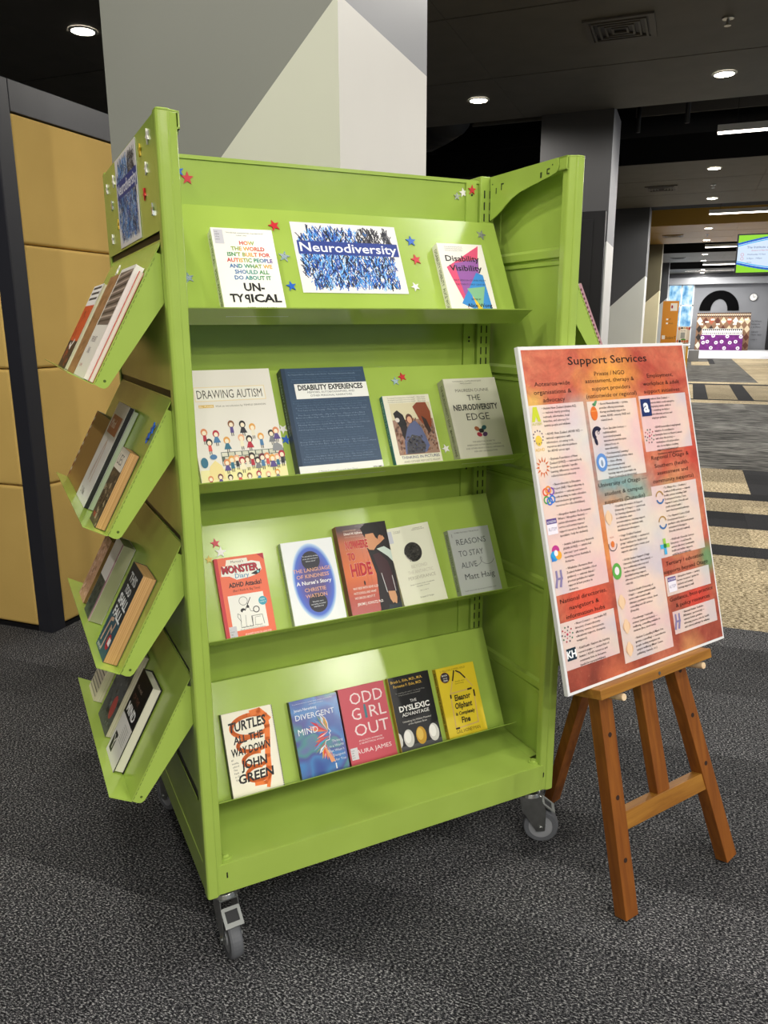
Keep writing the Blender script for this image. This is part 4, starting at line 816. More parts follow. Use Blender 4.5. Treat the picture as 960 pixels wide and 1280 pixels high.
def a_elean(k, w_, h_):
    blk, tan_ = '#2a1a18', '#d9b46a'; k.text('2 MILLION COPIES SOLD', .012, h_ - .012, .0052, '#8a6a12', w=.082)
    k.ell(.024, .164, .0155, .0155, '#c9922c'); k.ell(.024, .164, .014, .014, '#2a1f2a'); 
    for i, s in enumerate(('BOOK', 'OF THE', 'YEAR')): k.text(s, .024, .168 - i * .007, .0042 - (i == 1) * .0014, '#e8e4e0', 'c', bold=.02)
    k.line([(.030, .116), (.056, .178)], .0030, tan_); k.line([(.046, .152), (.056, .178)], .0042, blk); k.line([(.062, .176), (.082, .160), (.106, .126)], .0030, tan_); k.line([(.062, .177), (.074, .170), (.087, .153)], .0040, blk)
    k.line([(.030, .118), (.098, .120)], .0036, tan_); k.line([(.088, .1195), (.100, .120)], .0050, blk); k.line([(.030, .116), (.026, .022), (.100, .026), (.106, .112)], .0036, tan_); k.line([(.106, .098), (.1065, .114)], .0048, blk); k.line([(.0295, .106), (.030, .114)], .0048, blk); k.line([(.026, .022), (.036, .022)], .0050, blk)
    k.text('\u2018Beautiful, funny,', .052, .146, .0034, '#6a4e14'); k.text('heartbreaking\u2019', .052, .140, .0034, '#6a4e14')
    for s, x, y, cp, w2 in (('Eleanor', .040, .096, .0150, .052), ('Oliphant', .036, .074, .0150, .056), ('is Completely', .034, .056, .0090, .062), ('Fine', .048, .034, .0150, .028)): k.text(s, x, y, cp, '#221a12', bold=.035, w=w2, shear=.08)
    k.text('GAIL HONEYMAN', .024, .008, .0090, '#6a4e14', w=.078)
book(at(3, .722), .124, .192, .020, 'bright yellow book with a matchstick house, at right end of bottom shelf', G4, '#e8cd2c', '#c9a624', a_elean, sp('Eleanor Oliphant is Completely Fine', '#3a2a12', .5, .02))

# books in the left end pockets
GP = ['books in the topmost left end pocket', 'books in the second left end pocket', 'books in the third left end pocket', 'books in the lowest left end pocket']
def pk(i, y1, v=.0008): return pocket_M(i) @ Matrix.Translation((-y1, v, .0004))
def photo(c1, c2, c3, seed):
    def f(k, w_, h_):
        R_ = random.Random(seed)
        for i in range(60): x, y = R_.random() * w_ * .9, R_.random() * h_ * .94; s = .004 + R_.random() * .012; k.poly([(x, y), (min(w_, x + s), y + s * .2), (min(w_, x + s * .8), min(h_, y + s)), (x, min(h_, y + s * .7))], R_.choice([c1, c2, c3]), False)
    return f
def a_p1a(k, w_, h_):
    k.rect(0, 0, w_, h_, '#3a2c28'); k.rect(0, h_ * .32, w_, h_ * .75, '#c8512a'); photo('#3a2c28', '#b8522e', '#6a3a2a', 3)(k, w_ * .8, h_ * .7); k.rect(0, h_ * .75, w_, h_, '#e6e4e0')
    for i in range(3): k.rect(.015, h_ * .95 - i * .014, w_ * .9, h_ * .95 - i * .014 + .006, '#3c3c44')
    k.line([(.05, .06), (.08, .05), (.11, .07)], .01, '#e8e4e0')
book(pk(0, .600), .180, .213, .019, 'book with orange and black cover in topmost left pocket, rearmost', GP[0], '#d8d4cc', None, a_p1a)
book(pk(0, .380), .130, .227, .016, 'brown wood toned book in the topmost left pocket, second from rear', GP[0], mat('#9a7146', .6, var=.15, vs=30), None, photo('#8a6238', '#a87e50', '#7c5a34', 9))
def a_p1c(k, w_, h_):
    k.rect(.012, h_ * .47, w_ - .006, h_ - .008, '#6c5f58')
    for i in range(12): k.line([(.014, h_ * .5 + i * .009), (w_ - .01, h_ * .47 + .012 + i * .0093)], .004, ('#3a3230', '#a8988c')[i % 2])
    k.text('THE LAST', .03, .074, .012, '#8a7f86'); k.text('LINE', .05, .05, .012, '#8a7f86'); k.text('a novel', .03, .02, .009, '#b04a5a')
book(pk(0, .240), .178, .236, .016, 'grey white book with a striped photograph, nearest in topmost left pocket', GP[0], '#dedbd4', None, a_p1c, pages=mat('#eceae6', .8))
book(pk(0, .052) , .010, .225, .008, 'thin red topped booklet at the front edge of the topmost left pocket', GP[0], '#c8402c', None)
def a_floral(k, w_, h_):
    for i in range(15): k.ell(.012, .012 + i * .012, .008, .005, ('#8a2f2a', '#e8d8c4')[i % 2]); 
    k.rect(.026, 0, w_, h_, '#8f6c3a')
book(pk(1, .685), .245, .190, .018, 'brown covered book with a floral spine in the second left pocket, rearmost', GP[1], '#8f6c3a', '#e2d2bc', a_floral)
book(pk(1, .412), .150, .236, .010, 'grey green book lying under a white one in the second left pocket', GP[1], '#9aa692', None, pages=mat('#a9b49c', .8))
def a_p2b(k, w_, h_):
    k.rect(.015, h_ - .075, w_ - .02, h_ - .03, '#a8644a'); k.text('Mind', .03, h_ - .06, .02, '#efe6de'); k.line([(.06, .05), (.065, .13), (.075, .15), (.085, .13), (.09, .05)], .006, '#c4a894'); k.line([(.05, .06), (.07, .14)], .003, '#b8a090'); k.text('|| |', .03, .165, .012, '#8a8a90'); k.text('S. Vile', .03, .015, .014, '#5a5a60')
book(pocket_M(1) @ Matrix.Translation((-.418, .0008, .0108)), .156, .240, .011, 'silvery white book with a thin figure, uppermost of two stacked in the second left pocket', GP[1], '#d4d4d2', None, a_p2b, pages=mat('#1c1c1e', .7))
def a_p2d(k, w_, h_):
    k.rect(0, 0, w_, h_, '#4c4238'); k.rect(0, h_ - .045, w_, h_, '#e4dccc'); k.text('LIES', .01, h_ - .035, .022, '#3a3430'); photo('#2e2824', '#a8977c', '#6c5a44', 12)(k, w_, h_ - .05); k.text('red', .012, .012, .014, '#c03a2c')
book(pk(1, .158), .088, .163, .020, 'small dark paperback with tan page edges, nearest in second left pocket', GP[1], '#4c4238', None, a_p2d, pages=M_PAGES_TAN)
book(pk(2, .560), .090, .170, .028, 'pinkish paperback with brown pages in the third left pocket, rearmost', GP[2], mat('#c49a7c', .6, var=.12, vs=50), None, photo('#b98a6c', '#d8b49c', '#9c7458', 4), pages=mat('#8a6a3c', .9))
def a_p3b(k, w_, h_):
    k.rect(0, 0, w_, h_ * .5, '#46524c'); photo('#55605a', '#6c7468', '#3a443e', 5)(k, w_, h_ * .5); k.rect(w_ - .012, 0, w_, h_, '#b48a94')
book(pk(2, .425), .092, .195, .030, 'thick book with a white and dark green cover, middle one in third left pocket', GP[2], '#d9d9d6', None, a_p3b, pages=mat('#a3a483', .9))
def a_p3c(k, w_, h_):
    k.rect(0, 0, w_, h_, '#24303a'); k.rect(0, 0, w_, h_ * .42, '#2f5566'); k.text('THIS', .022, h_ - .035, .018, '#d8dcdc', bold=.03, w=.07); k.text('TOO', .03, h_ - .060, .016, '#d8dcdc', bold=.03); k.text('SHALL', .016, h_ - .088, .020, '#e8ecec', bold=.04, w=.086); k.text('FALL', .02, h_ - .116, .020, '#e8ecec', bold=.04, w=.08)
    k.line([(.02, .02), (.03, .07), (.05, .075)], .008, '#c9a890'); k.line([(.05, .01), (.055, .06), (.075, .055), (.08, .075)], .007, '#c9a890'); k.ell(.085, .035, .018, .016, '#a8283a'); k.rect(.08, .03, .10, .045, '#e8e0dc'); k.text('stories', .01, .004, .01, '#e0dcd8')
book(pk(2, .190), .112, .196, .030, 'dark blue paperback with white hand lettering, nearest in third left pocket', GP[2], '#24303a', None, a_p3c, pages=M_PAGES_TAN)
def a_p4a(k, w_, h_):
    for i in range(14): k.rect(.004, .01 + i * .012, w_ - .004, .014 + i * .012, ('#8a8478', '#5c564c')[i % 2])
book(pk(3, .628), .100, .165, .022, 'cream striped book, rearmost in the lowest left pocket', GP[3], '#cfc6b2', None, a_p4a)
def a_p4b(k, w_, h_):
    k.rect(0, 0, w_, h_, '#55585a'); photo('#6c7072', '#4a4642', '#8a8c88', 7)(k, w_, h_ * .8); k.text('memory', .02, h_ - .05, .016, '#c8c8c4'); k.ell(.09, .06, .02, .03, '#b04a4a')
book(pk(3, .455), .130, .215, .018, 'grey photographic book, middle one in the lowest left pocket', GP[3], '#55585a', None, a_p4b)
def a_p4c(k, w_, h_):
    k.rect(0, 0, w_, h_ * .48, '#dad8d2'); k.text('the end', .02, h_ - .040, .010, '#b8a090'); k.text('OF THE', .02, h_ - .065, .012, '#8a5a4a'); k.text('MIND', .012, h_ * .52, .022, '#efefec', bold=.03); k.rect(.012, .012, .04, .055, '#2a2a2a'); k.text('Y', .016, .018, .03, '#dad8d2'); 
    for i in range(7): k.rect(.05, .05 + i * .006, .095, .0515 + i * .006, '#9a9a94', False)
book(pk(3, .262), .112, .208, .024, 'black and white hardback, nearest in the lowest left pocket', GP[3], '#131316', None, a_p4c, hard=True, pages=mat('#dcd8c8', .85), back='#131316')
# right end pocket book
def a_r(k, w_, h_):
    k.rect(0, 0, w_, h_, '#c9a8ae')
    for i in range(16): k.rect(.004, .01 + i * .0125, .03 + (i * 7 % 5) * .01, .016 + i * .0125, '#5a3540')
for i, (yy, lab) in enumerate(((.060, 'pink lettered book in the pocket on the far right end of the shelf'),)):
    book(pocket_M(0, 1) @ Matrix.Translation((yy, .0008, .0004)), .14, .215, .022, lab, 'books in right end pockets', '#c9a8ae', '#b98f98', a_r, lambda k, h_, t_: [k.rect(.006 + j * .012, t_ * .2, .012 + j * .012, t_ * .8, '#6a3a48', False) for j in range(17)])

# ------------------------------------------------------------------ star stickers
def star_mesh(M, r=.012, t_=.0025):
    b = MB(); pts = [(r * (1 if i % 2 == 0 else .42) * cos(pi / 2 + i * pi / 5), r * (1 if i % 2 == 0 else .42) * sin(pi / 2 + i * pi / 5)) for i in range(10)]
    b.prism(pts, 'z', 0, t_); return b.mesh('star', M)
t = NT('holographic_glitter'); v = t.coord(); f = t.noise(v, 260, 2, .7); M_HOLO = t.fin(t.ramp(f, [(.38, '#5fb8d8'), (.47, '#e6ecef'), (.55, '#cfd6dc'), (.62, '#8fd0c0'), (.7, '#8a80b8')]), .25, .6, .55)
M_RED = mat('#c8202c', .35); M_BLUE = mat('#1a5fc4', .35); M_WHT = mat('#efece6', .4); M_SILV = mat('#c9ccd2', .22, .5, .7, 0, .25, 300); M_YEL = mat('#cfae2a', .35)
STM = {c: [star_mesh(m_, r) for r in (.0105, .0125, .0145)] for c, m_ in dict(r=M_RED, b=M_BLUE, w=M_WHT, h=M_HOLO, s=M_SILV, y=M_YEL).items()}
def star(M, c, sz, rot, label, group='foam star stickers on the green shelf'):
    o = link('star_sticker', STM[c][sz]); o.matrix_world = M @ Matrix.Rotation(radians(rot), 4, 'Z'); tag(o, label, 'star sticker', group)
def S_(i, x, v): return plate_M(i) @ Matrix.Translation((x, v, .0003))
star(S_(0, .306, .240), 'r', 2, 18, 'red star just above the top right corner of the rainbow lettered book')
star(S_(0, .092, .105), 'h', 1, 10, 'glittering blue silver star at the left end of the top shelf')
star(S_(0, .316, .163), 'h', 2, -12, 'glittering silver star between rainbow lettered book and poster, above a blue star')
star(S_(0, .319, .090), 'b', 1, 8, 'blue star low between the rainbow lettered book and the poster')
star(S_(0, .653, .217), 'b', 2, 0, 'blue star right of the poster, above the red one')
star(S_(0, .656, .167), 'r', 2, 12, 'red star right of the poster, below a blue one')
star(S_(0, .637, .094), 'w', 1, 22, 'cream star at the lower right corner of the poster')
star(S_(0, .866, .245), 's', 2, -20, 'crinkled silver star at upper right corner of the top shelf')
star(S_(1, .294, .134), 'w', 1, 30, 'white star peeping out between the cartoon crowd book and navy book')
star(S_(1, .2965, .108), 'b', 1, -15, 'blue star peeping out beside the cartoon crowd book')
star(S_(1, .638, .253), 'r', 1, 12, 'red star at the top of the second shelf')
star(S_(1, .616, .242), 'h', 1, 0, 'blue silver star touching a red one at the top of the second shelf')
star(S_(1, .7185, .053), 'w', 1, 15, 'white star low between the cow picture book and the hardback')
star(S_(2, .130, .237), 'r', 1, 5, 'red star above the orange diary style book on the third shelf')
star(S_(2, .139, .214), 'w', 2, -8, 'white star touching the top of the orange book on the third shelf')
BK = lambda x, z: MU @ Matrix(((1, 0, 0, x), (0, 0, -1, .3297), (0, 1, 0, z), (0, 0, 0, 1)))
star(BK(.109, 1.762), 'b', 1, 12, 'blue star on the header at upper left, beside the post')
star(BK(.127, 1.749), 'r', 2, 0, 'red star on the header at upper left, right of the blue one')
BK2 = lambda x, z: MU @ Matrix(((1, 0, 0, x), (0, 0, -1, .3227 if x > .845 else .3297), (0, 1, 0, z), (0, 0, 0, 1)))
star(BK2(.820, 1.755), 's', 0, 0, 'silver star on the header at upper right, lowest of three'); star(BK2(.838, 1.765), 'w', 1, 10, 'white star on the header at upper right, middle of three'); star(BK2(.861, 1.772), 'r', 1, 0, 'red star on the header at upper right, topmost of three')
ED = lambda y, z: MU @ Matrix(((0, 0, -1, -.0003), (-1, 0, 0, y), (0, 1, 0, z), (0, 0, 0, 1)))
for y, z, c, sz, rt, lab in ((.076, 1.773, 'w', 2, 20, 'large white star near the top front corner of the left end panel'), (.158, 1.763, 'y', 1, 0, 'gold star right of the poster on the left end panel'), (.109, 1.723, 'w', 1, 12, 'white star right of end panel poster, below the gold one'),
                             (.142, 1.683, 'r', 1, 30, 'red and white star right of the end panel poster'), (.073, 1.645, 's', 1, 0, 'silver star low near the front post of the end panel'), (.516, 1.762, 'w', 2, 18, 'white star left of the end panel poster at its top'),
                             (.627, 1.759, 'w', 1, 0, 'white star at the rear edge of the end panel'), (.567, 1.714, 's', 1, 10, 'small silver star left of the end panel poster'), (.491, 1.663, 'y', 1, 0, 'gold star low beside the end panel poster'), (.598, 1.640, 'w', 1, 0, 'white star at the lower rear corner of the end panel')):
    star(ED(y, z), c, sz, rt, lab, 'foam star stickers on the left end panel')
star(pocket_M(0) @ Matrix.Translation((-.285, .238, .0172)), 'w', 1, 12, 'white star on top of the brown book in topmost left pocket')
star(pocket_M(1) @ Matrix.Translation((-.064, .224, .0005)), 'b', 2, 20, 'blue star on the plate of the second left pocket')
star(pocket_M(1) @ Matrix.Translation((-.070, .205, .0005)), 'b', 1, 50, 'small blue star below another in the second left pocket')
star(MU @ Matrix(((1, 0, 0, 0), (0, 1, 0, 0), (0, 0, 1, 0), (0, 0, 0, 1))) @ Matrix.Translation((.09, .0, 0)) @ Matrix(((1, 0, 0, .019), (0, .443, -.897, .175 + .2 * .443), (0, .897, .443, .715 + .2 * .897), (0, 0, 0, 1))), 'y', 0, 0, 'tiny gold star left of white star on the third shelf')

# ------------------------------------------------------------------ Neurodiversity posters
def neuro(k, w_, h_, seed=1):
    R_ = random.Random(seed)
    k.rect(0, 0, w_, h_, '#e4e2e2')
    cols = ['#2f7fd6', '#1f5fc0', '#5aa5e8', '#16254a', '#20222c', '#2b4aa0', '#8fc0ee', '#101420']
    for layer in range(11):
        k.up()
        for i in range(150):
            x = w_ * (.05 + .88 * R_.random()); y = h_ * (.08 + .84 * R_.random())
            if (x / w_ < .14 and y / h_ > .8) or (x / w_ < .12 and y / h_ < .25): continue
            a_ = R_.choice([1.2, 1.5, 1.9, .9, -1.2]) + R_.random() * .3; L = h_ * (.05 + .08 * R_.random()); t2 = h_ * .0075
            dark = layer % 2 == 0; c = R_.choice(cols[3:6] if dark else cols[:3] + cols[6:7])
            if x / w_ > .6 and y / h_ > .55: c = R_.choice(['#34343c', '#50505a', '#20222c'])
            k.poly([(x - cos(a_) * L / 2 - t2, y - sin(a_) * L / 2), (x - cos(a_) * L / 2 + t2, y - sin(a_) * L / 2), (x + cos(a_) * L / 2 + t2, y + sin(a_) * L / 2), (x + cos(a_) * L / 2 - t2, y + sin(a_) * L / 2)], c, False)
    k.up()
    for i in range(60): x, y = w_ * (.1 + .8 * R_.random()), h_ * (.1 + .8 * R_.random()); k.ring(x, y, h_ * .012, h_ * .02, R_.choice(['#dfe8f2', '#2f7fd6', '#c8d8ea']), R_.random() * 3, 3 + R_.random() * 3, 8); k.z -= k.STEP
    k.up(); k.rect(w_ * .03, h_ * .545, w_ * .985, h_ * .735, '#2a3f8c'); k.text('Neurodiversity', w_ * .05, h_ * .585, h_ * .125, '#f0f2fa', w=w_ * .92, bold=.012)
    k.text('mBAI', w_ * .18, h_ * .07, h_ * .05, '#15171f')
M_PAPER = mat('#e9e8e8', .4)
def sign(M, w_, h_, label, name, seed):
    r = empty(name, M, label, 'poster', 'small blue scribbled posters reading Neurodiversity'); b = MB(); b.box((0, 0, 0), (w_, h_, .0008)); b.build('paper', M_PAPER, r)
    k = Ink(.0009); neuro(k, w_, h_, seed); k.build('print', r); return r
sign(plate_M(0) @ Matrix.Translation((.345, .075, .0006)), .270, .178, 'landscape poster with blue scribbles reading Neurodiversity on the top shelf', 'paper_sign', 1)
sign(MU @ Matrix(((0, 0, -1, -.0006), (-1, 0, 0, .478), (0, 1, 0, 1.609), (0, 0, 0, 1))), .270, .188, 'poster with blue scribbles reading Neurodiversity on left end panel', 'paper_sign', 2)

# ================================================================== SUPPORT SERVICES BOARD AND EASEL
BX, BY, BZ, BH, BL, BW, BHH = -.1887, 1.6526, .6165, .9592, .2599, .5899, .7922
u_ = Vector((cos(BH), sin(BH), 0)); nb = Vector((-sin(BH), cos(BH), 0)); v_ = nb * sin(BL) + Vector((0, 0, cos(BL))); n_ = u_.cross(v_)
ME = Matrix(((u_.x, v_.x, n_.x, BX), (u_.y, v_.y, n_.y, BY), (u_.z, v_.z, n_.z, BZ), (0, 0, 0, 1)))   # x right, y up the board, z to the viewer
board = empty('information_board', ME, 'large orange watercolour printed board headed Support Services', 'poster')
b = MB(); b.box((-.004, -.003, -.012), (BW + .003, BHH + .003, -.001)); b.build('foam_board', mat('#e8e8e6', .6), board)
def water(name, whiten):
    t = NT(name); tc = t.n('ShaderNodeTexCoord'); v = tc.outputs['Object']
    def blob(x, y, r, soft=.6):
        mp = t.n('ShaderNodeMapping'); t.l(v, mp.inputs[0]); mp.inputs['Location'].default_value = (-x / r, -y / r, 0); mp.inputs['Scale'].default_value = (1 / r, 1 / r, 0)
        nz = t.noise(v, 9, 3, .6, .3); ln = t.n('ShaderNodeVectorMath', operation='LENGTH'); t.l(mp.outputs[0], ln.inputs[0])
        ad = t.n('ShaderNodeMath', operation='MULTIPLY_ADD'); t.l(nz, ad.inputs[0]); ad.inputs[1].default_value = 1.6; t.l(ln.outputs['Value'], ad.inputs[2])
        mr = t.n('ShaderNodeMapRange', clamp=True); t.l(ad.outputs[0], mr.inputs[0]); mr.inputs[1].default_value = 1.05; mr.inputs[2].default_value = 2.0; mr.inputs[3].default_value = 1; mr.inputs[4].default_value = 0
        return mr.outputs[0]
    f = t.noise(v, 5, 5, .65, .8); base = t.ramp(f, [(.32, '#b34c3c'), (.45, '#c8664e'), (.56, '#d27c5c'), (.68, '#dd9c74')])
    sx = t.n('ShaderNodeSeparateXYZ'); t.l(v, sx.inputs[0]); mr = t.n('ShaderNodeMapRange', clamp=True); t.l(sx.outputs[1], mr.inputs[0]); mr.inputs[1].default_value = .02; mr.inputs[2].default_value = .34
    low = t.ramp(f, [(.35, '#7e3c30'), (.5, '#9c4838'), (.66, '#b86a52')]); c = t.mix(mr.outputs[0], low, base)
    for x, y, r, col in ((.29, .70, .10, '#e8a048'), (.02, .655, .05, '#dfae5c'), (.02, .56, .07, '#e0bc70'), (.47, .66, .05, '#d06a3c'), (.30, .40, .14, '#8fa79c'), (.24, .47, .08, '#7f9fa0'), (.46, .36, .10, '#bd9a62'), (.14, .60, .07, '#9fb4b0'), (.22, .33, .10, '#e0904a'), (.57, .22, .05, '#6f8f62'), (.58, .50, .07, '#c04a3a'), (.30, .17, .10, '#d88a58'), (.1, .19, .09, '#d8543e'), (.5, .12, .06, '#d0493a'), (.45, .0, .05, '#c88a5a'), (.17, .0, .06, '#c46a4a')):
        c = t.mix(blob(x, y, r), c, col)
    fine = t.ramp(t.noise(v, 34, 4, .7, .5), [(.35, (.88, .85, .84, 1)), (.65, (1.12, 1.12, 1.1, 1))]); c = t.mix(1.0, c, fine, 'MULTIPLY')
    if whiten:
        pink = t.ramp(t.noise(v, 6, 2), [(.35, '#f0d6da'), (.5, '#f4e8dc'), (.65, '#dadfe8')]); c = t.mix(.70, c, pink)
    sp2 = t.noise(v, 120, 2, .7); c = t.mix(t.ramp(sp2, [(.62, '#000000'), (.72, '#606060')]), c, '#e8b890' if not whiten else '#f6efe6')
    return t.fin(c, .42, .4)
M_WC, M_WCB = water('watercolour_print', False), water('watercolour_print_pale', True)
b = MB(); b.add([(.003, .004, 0), (BW - .003, .004, 0), (BW - .003, BHH - .005, 0), (.003, BHH - .005, 0)], [(0, 1, 2, 3)]); b.add([(-.003, -.002, -.0004), (BW + .002, -.002, -.0004), (BW + .002, BHH + .002, -.0004), (-.003, BHH + .002, -.0004)], [(0, 1, 2, 3)], 1)
sheet = b.build('printed_sheet', [M_WC, M_PAPER], board)
BOX = {'L1': (.004, .286, .306, .834), 'M1': (.326, .593, .630, .832), 'M2': (.334, .030, .647, .517), 'R1': (.647, .657, .968, .836), 'R2': (.646, .314, .957, .545), 'R3': (.654, .190, .963, .254), 'R4': (.670, .064, .972, .137), 'L2': (.004, .068, .311, .206)}
b = MB()
for x0, y0, x1, y1 in BOX.values(): b.add([(x0 * BW, y0 * BHH, .0003), (x1 * BW, y0 * BHH, .0003), (x1 * BW, y1 * BHH, .0003), (x0 * BW, y1 * BHH, .0003)], [(0, 1, 2, 3)])
b.build('text_panel', M_WCB, board)
k = Ink(.0005); BK_ = '#1d1512'
X_ = lambda f: f * BW; Y_ = lambda f: f * BHH
k.text('Support Services', X_(.493), Y_(.946), .0185, BK_, 'c', w=X_(.484), bold=.006)
HD = [(.487, .916, 'Private / NGO', 0.185), (.485, .895, 'assessment, therapy &', 0.3), (.486, .871, 'support providers', 0.235), (.484, .849, '(nationwide or regional)', 0.31), (.148, .895, 'Aotearoa-wide', 0.195), (.145, .871, 'organisations &', 0.206), (.146, .848, 'advocacy', 0.12),
      (.811, .900, 'Employment,', 0.177), (.812, .875, 'workplace & adult', 0.248), (.810, .850, 'support initiatives', 0.244), (.476, .578, 'University of Otago \u2014', 0.303), (.473, .550, 'student & campus', 0.238), (.473, .525, 'supports (Dunedin)', 0.252), (.804, .636, 'Regional / Otago &', 0.257), (.806, .609, 'Southern (health,', 0.235), (.806, .586, 'assessment and', 0.213), (.805, .561, 'community supports)', 0.281),
      (.153, .268, 'National directories,', 0.264), (.150, .244, 'navigators &', 0.168), (.152, .220, 'information hubs', 0.218), (.804, .294, 'Tertiary / education', 0.264), (.805, .269, 'supports beyond Otago', 0.31), (.817, .178, 'Guidance, best-practice', 0.305), (.819, .155, '& policy resources', 0.24)]
for x, y, s, w2 in HD: k.text(s, X_(x), Y_(y - .007), .0098, BK_, 'c', w=X_(w2))
TX = [(.072, .829, .224, ['\u2022 Autism New Zealand (Autism NZ)', '  \u2014 national charity providing', '  outreach, information, local', '  branches, and advocacy for', '  autistic people and wh\u0101nau.']),
      (.072, .755, .224, ['\u2022 ADHD New Zealand (ADHD NZ) \u2014', '  national organisation with', '  information, screening tools,', '  resources and referral guidance', '  for ADHD across ages.']),
      (.072, .682, .224, ['\u2022 Dyslexia Foundation of New', '  Zealand (DFNZ) \u2014 national body', '  focused on dyslexia / specific', '  learning differences, resources,', '  referral lists and advocacy.']),
      (.072, .608, .224, ['\u2022 Neurodiversity in Education', '  Project (NiE) / Neurodiversity in', '  Education \u2014 national not-for-', '  profit working to make education', '  neuroinclusive (programmes,', '  resources for schools/wh\u0101nau).']),
      (.072, .520, .224, ['\u2022 Altogether Autism (Te Roopuawai', '  Whare / Altogether Autism) \u2014', '  autism information, advisory', '  service and tertiary-learner', '  support resources (factsheets,', '  specialists / help for students).']),
      (.078, .432, .218, ['\u2022 Autistic Self-Advocacy Network', '  (ASAN AUNZ) \u2014 autistic-led', '  advocacy / peer network', '  operating across Australia &', '  Aotearoa.']),
      (.078, .362, .218, ['\u2022 Whaikaha / Aotearoa New', '  Zealand Autism Guideline (Govt', '  guidance) \u2014 national clinical /', '  practical guideline for autism', '  support & best practice in', '  Aotearoa.']),
      (.080, .200, .222, ['\u2022 NeuroConnect \u2014 searchable NZ', '  directory of neurodiversity-', '  affirming services (assessments,', '  educational supports, therapists,', '  navigators).']),
      (.080, .128, .222, ['\u2022 KidsHealth / Explore the learning', '  resource pages \u2014 curated lists of', '  Autism / ADHD resources and', '  community links in Aotearoa', '  (useful for parents/wh\u0101nau).']),
      (.395, .828, .228, ['\u2022 Acorn Neurodiversity \u2014 private', '  provider offering assessment,', '  therapy and family support for', '  autism, ADHD, sensory, FASD and', '  related needs.']),
      (.395, .752, .215, ['\u2022 Koru Specialist Services \u2014', '  multidisciplinary', '  neurodevelopmental', '  assessments and therapies', '  (clinical focus on', '  neurodiversity).']),
      (.395, .676, .232, ['\u2022 Developmental Learning /', '  Developmental & private clinics', '  \u2014 clinics offering', '  neurodevelopmental', '  assessments, therapies and', '  learning supports (searchable via', '  NeuroConnect/local directories).']),
      (.400, .512, .238, ['\u2022 Disability Information & Support', '  (University of Otago) \u2014 central unit', '  for learning adjustments, DSA', '  coordination, exam', '  accommodations, learning support', '  and advocacy for students with', '  disability/neurodivergence.']),
      (.404, .420, .232, ['\u2022 Otago Disabled Students\u2019', '  Association (ODSA) \u2014 student-led', '  group / wh\u0101nau for disabled and', '  neurodivergent (same events, peer', '  support, advocacy).']),
      (.404, .345, .232, ['\u2022 OUSA Student Support (Otago', '  University Students\u2019 Association) \u2014', '  free confidential advocacy and', '  welfare support, including', '  disability/learning support,', '  advocacy and hardship grant', '  referrals.']),
      (.408, .248, .232, ['\u2022 Student Health (University of', '  Otago) \u2014 campus primary health', '  service with mental health', '  clinicians, psychiatric review, short', '  counselling and GP services', '  (Dunedin).']),
      (.410, .162, .228, ['\u2022 Puaw\u0101nanga / telehealth', '  services (university-funded) \u2014', '  wellbeing, counselling available to', '  students (free, short-term).']),
      (.412, .102, .230, ['\u2022 Student Counselling & Mauri Ora', '  (private counselling) \u2014 neurodiverse', '  people seeking workplace via', '  campus wellbeing (Mauri Centre', '  publishing channels, etc.).']),
      (.716, .830, .245, ['\u2022 auticon New Zealand \u2014', '  neuroinclusion social enterprise', '  employing autistic adults in', '  IT consulting, workplace', '  neurodiversity services and', '  employer guidance.']),
      (.722, .738, .245, ['\u2022 ADHD/personalised employment', '  initiatives & consultancies', '  (examples listed on NeuroConnect', '  and other directories) \u2014', '  marketplace of local providers', '  who do workplace coaching,', '  supported employment and', '  transition-to-work programmes.']),
      (.724, .540, .232, ['\u2022 Te Whatu Ora \u2014 Southern /', '  Southern DHB services \u2014 regional', '  health services including Child', '  Development Service, Teina,', '  Hayward Centre, Dunedin and', '  youth mental health /', '  neurodevelopmental pathways.']),
      (.724, .448, .226, ['\u2022 Yoo Hayward Centre (Child', '  Development Service) \u2014', '  paediatric early child development', '  assessment & therapy in', '  Dunedin (referral required).']),
      (.724, .372, .226, ['\u2022 WellSouth / Dunedin Services', '  Directory \u2014 local Dunedin', '  services directory (community', '  health and welfare supports,', '  useful for local referrals).']),
      (.730, .250, .226, ['\u2022 Altogether Autism \u2014 tertiary', '  learner resources / guides for', '  students and tertiary', '  learning support staff.']),
      (.738, .133, .228, ['\u2022 National Autism Guideline', '  (Whaikaha / government) \u2014', '  national Autism guideline', '  informing practice, schools, health', '  and referral pathways for whanau.'])]
for x, y, w2, L in TX:
    k.up()
    for i, s in enumerate(L): k.text(s, X_(x), Y_(y) - .0068 - i * .0098, .0052, '#241c1a', maxw=X_(w2), up=False, res=1, bold=.008)
# logos
def LG(x, y): return X_(x), Y_(y)
x, y = LG(.034, .807); k.poly([(x - .014, y - .016), (x - .006, y + .018), (x + .006, y + .018), (x + .014, y - .016), (x + .005, y - .016), (x, y - .004), (x - .005, y - .016)], '#c9d234'); k.text('AUTISM', x, y - .024, .006, '#c0c040', 'c')
x, y = LG(.031, .735); k.ell(x, y - .002, .010, .012, '#e8c84a')
for i in range(12): k.rect(x + .015 * cos(i * .524) - .0016, y + .006 + .015 * sin(i * .524) - .0016, x + .015 * cos(i * .524) + .0016, y + .006 + .015 * sin(i * .524) + .0016, '#5a4a6a', False)
k.text('ADHD', x, y - .026, .007, '#e6bb3e', 'c')
x, y = LG(.034, .656)
for i in range(12): a_ = i * pi / 6; k.poly([(x + .012 * cos(a_ - .2), y + .013 * sin(a_ - .2)), (x + .023 * cos(a_), y + .025 * sin(a_)), (x + .012 * cos(a_ + .2), y + .013 * sin(a_ + .2))], '#d8703a', False)
x, y = LG(.043, .573)
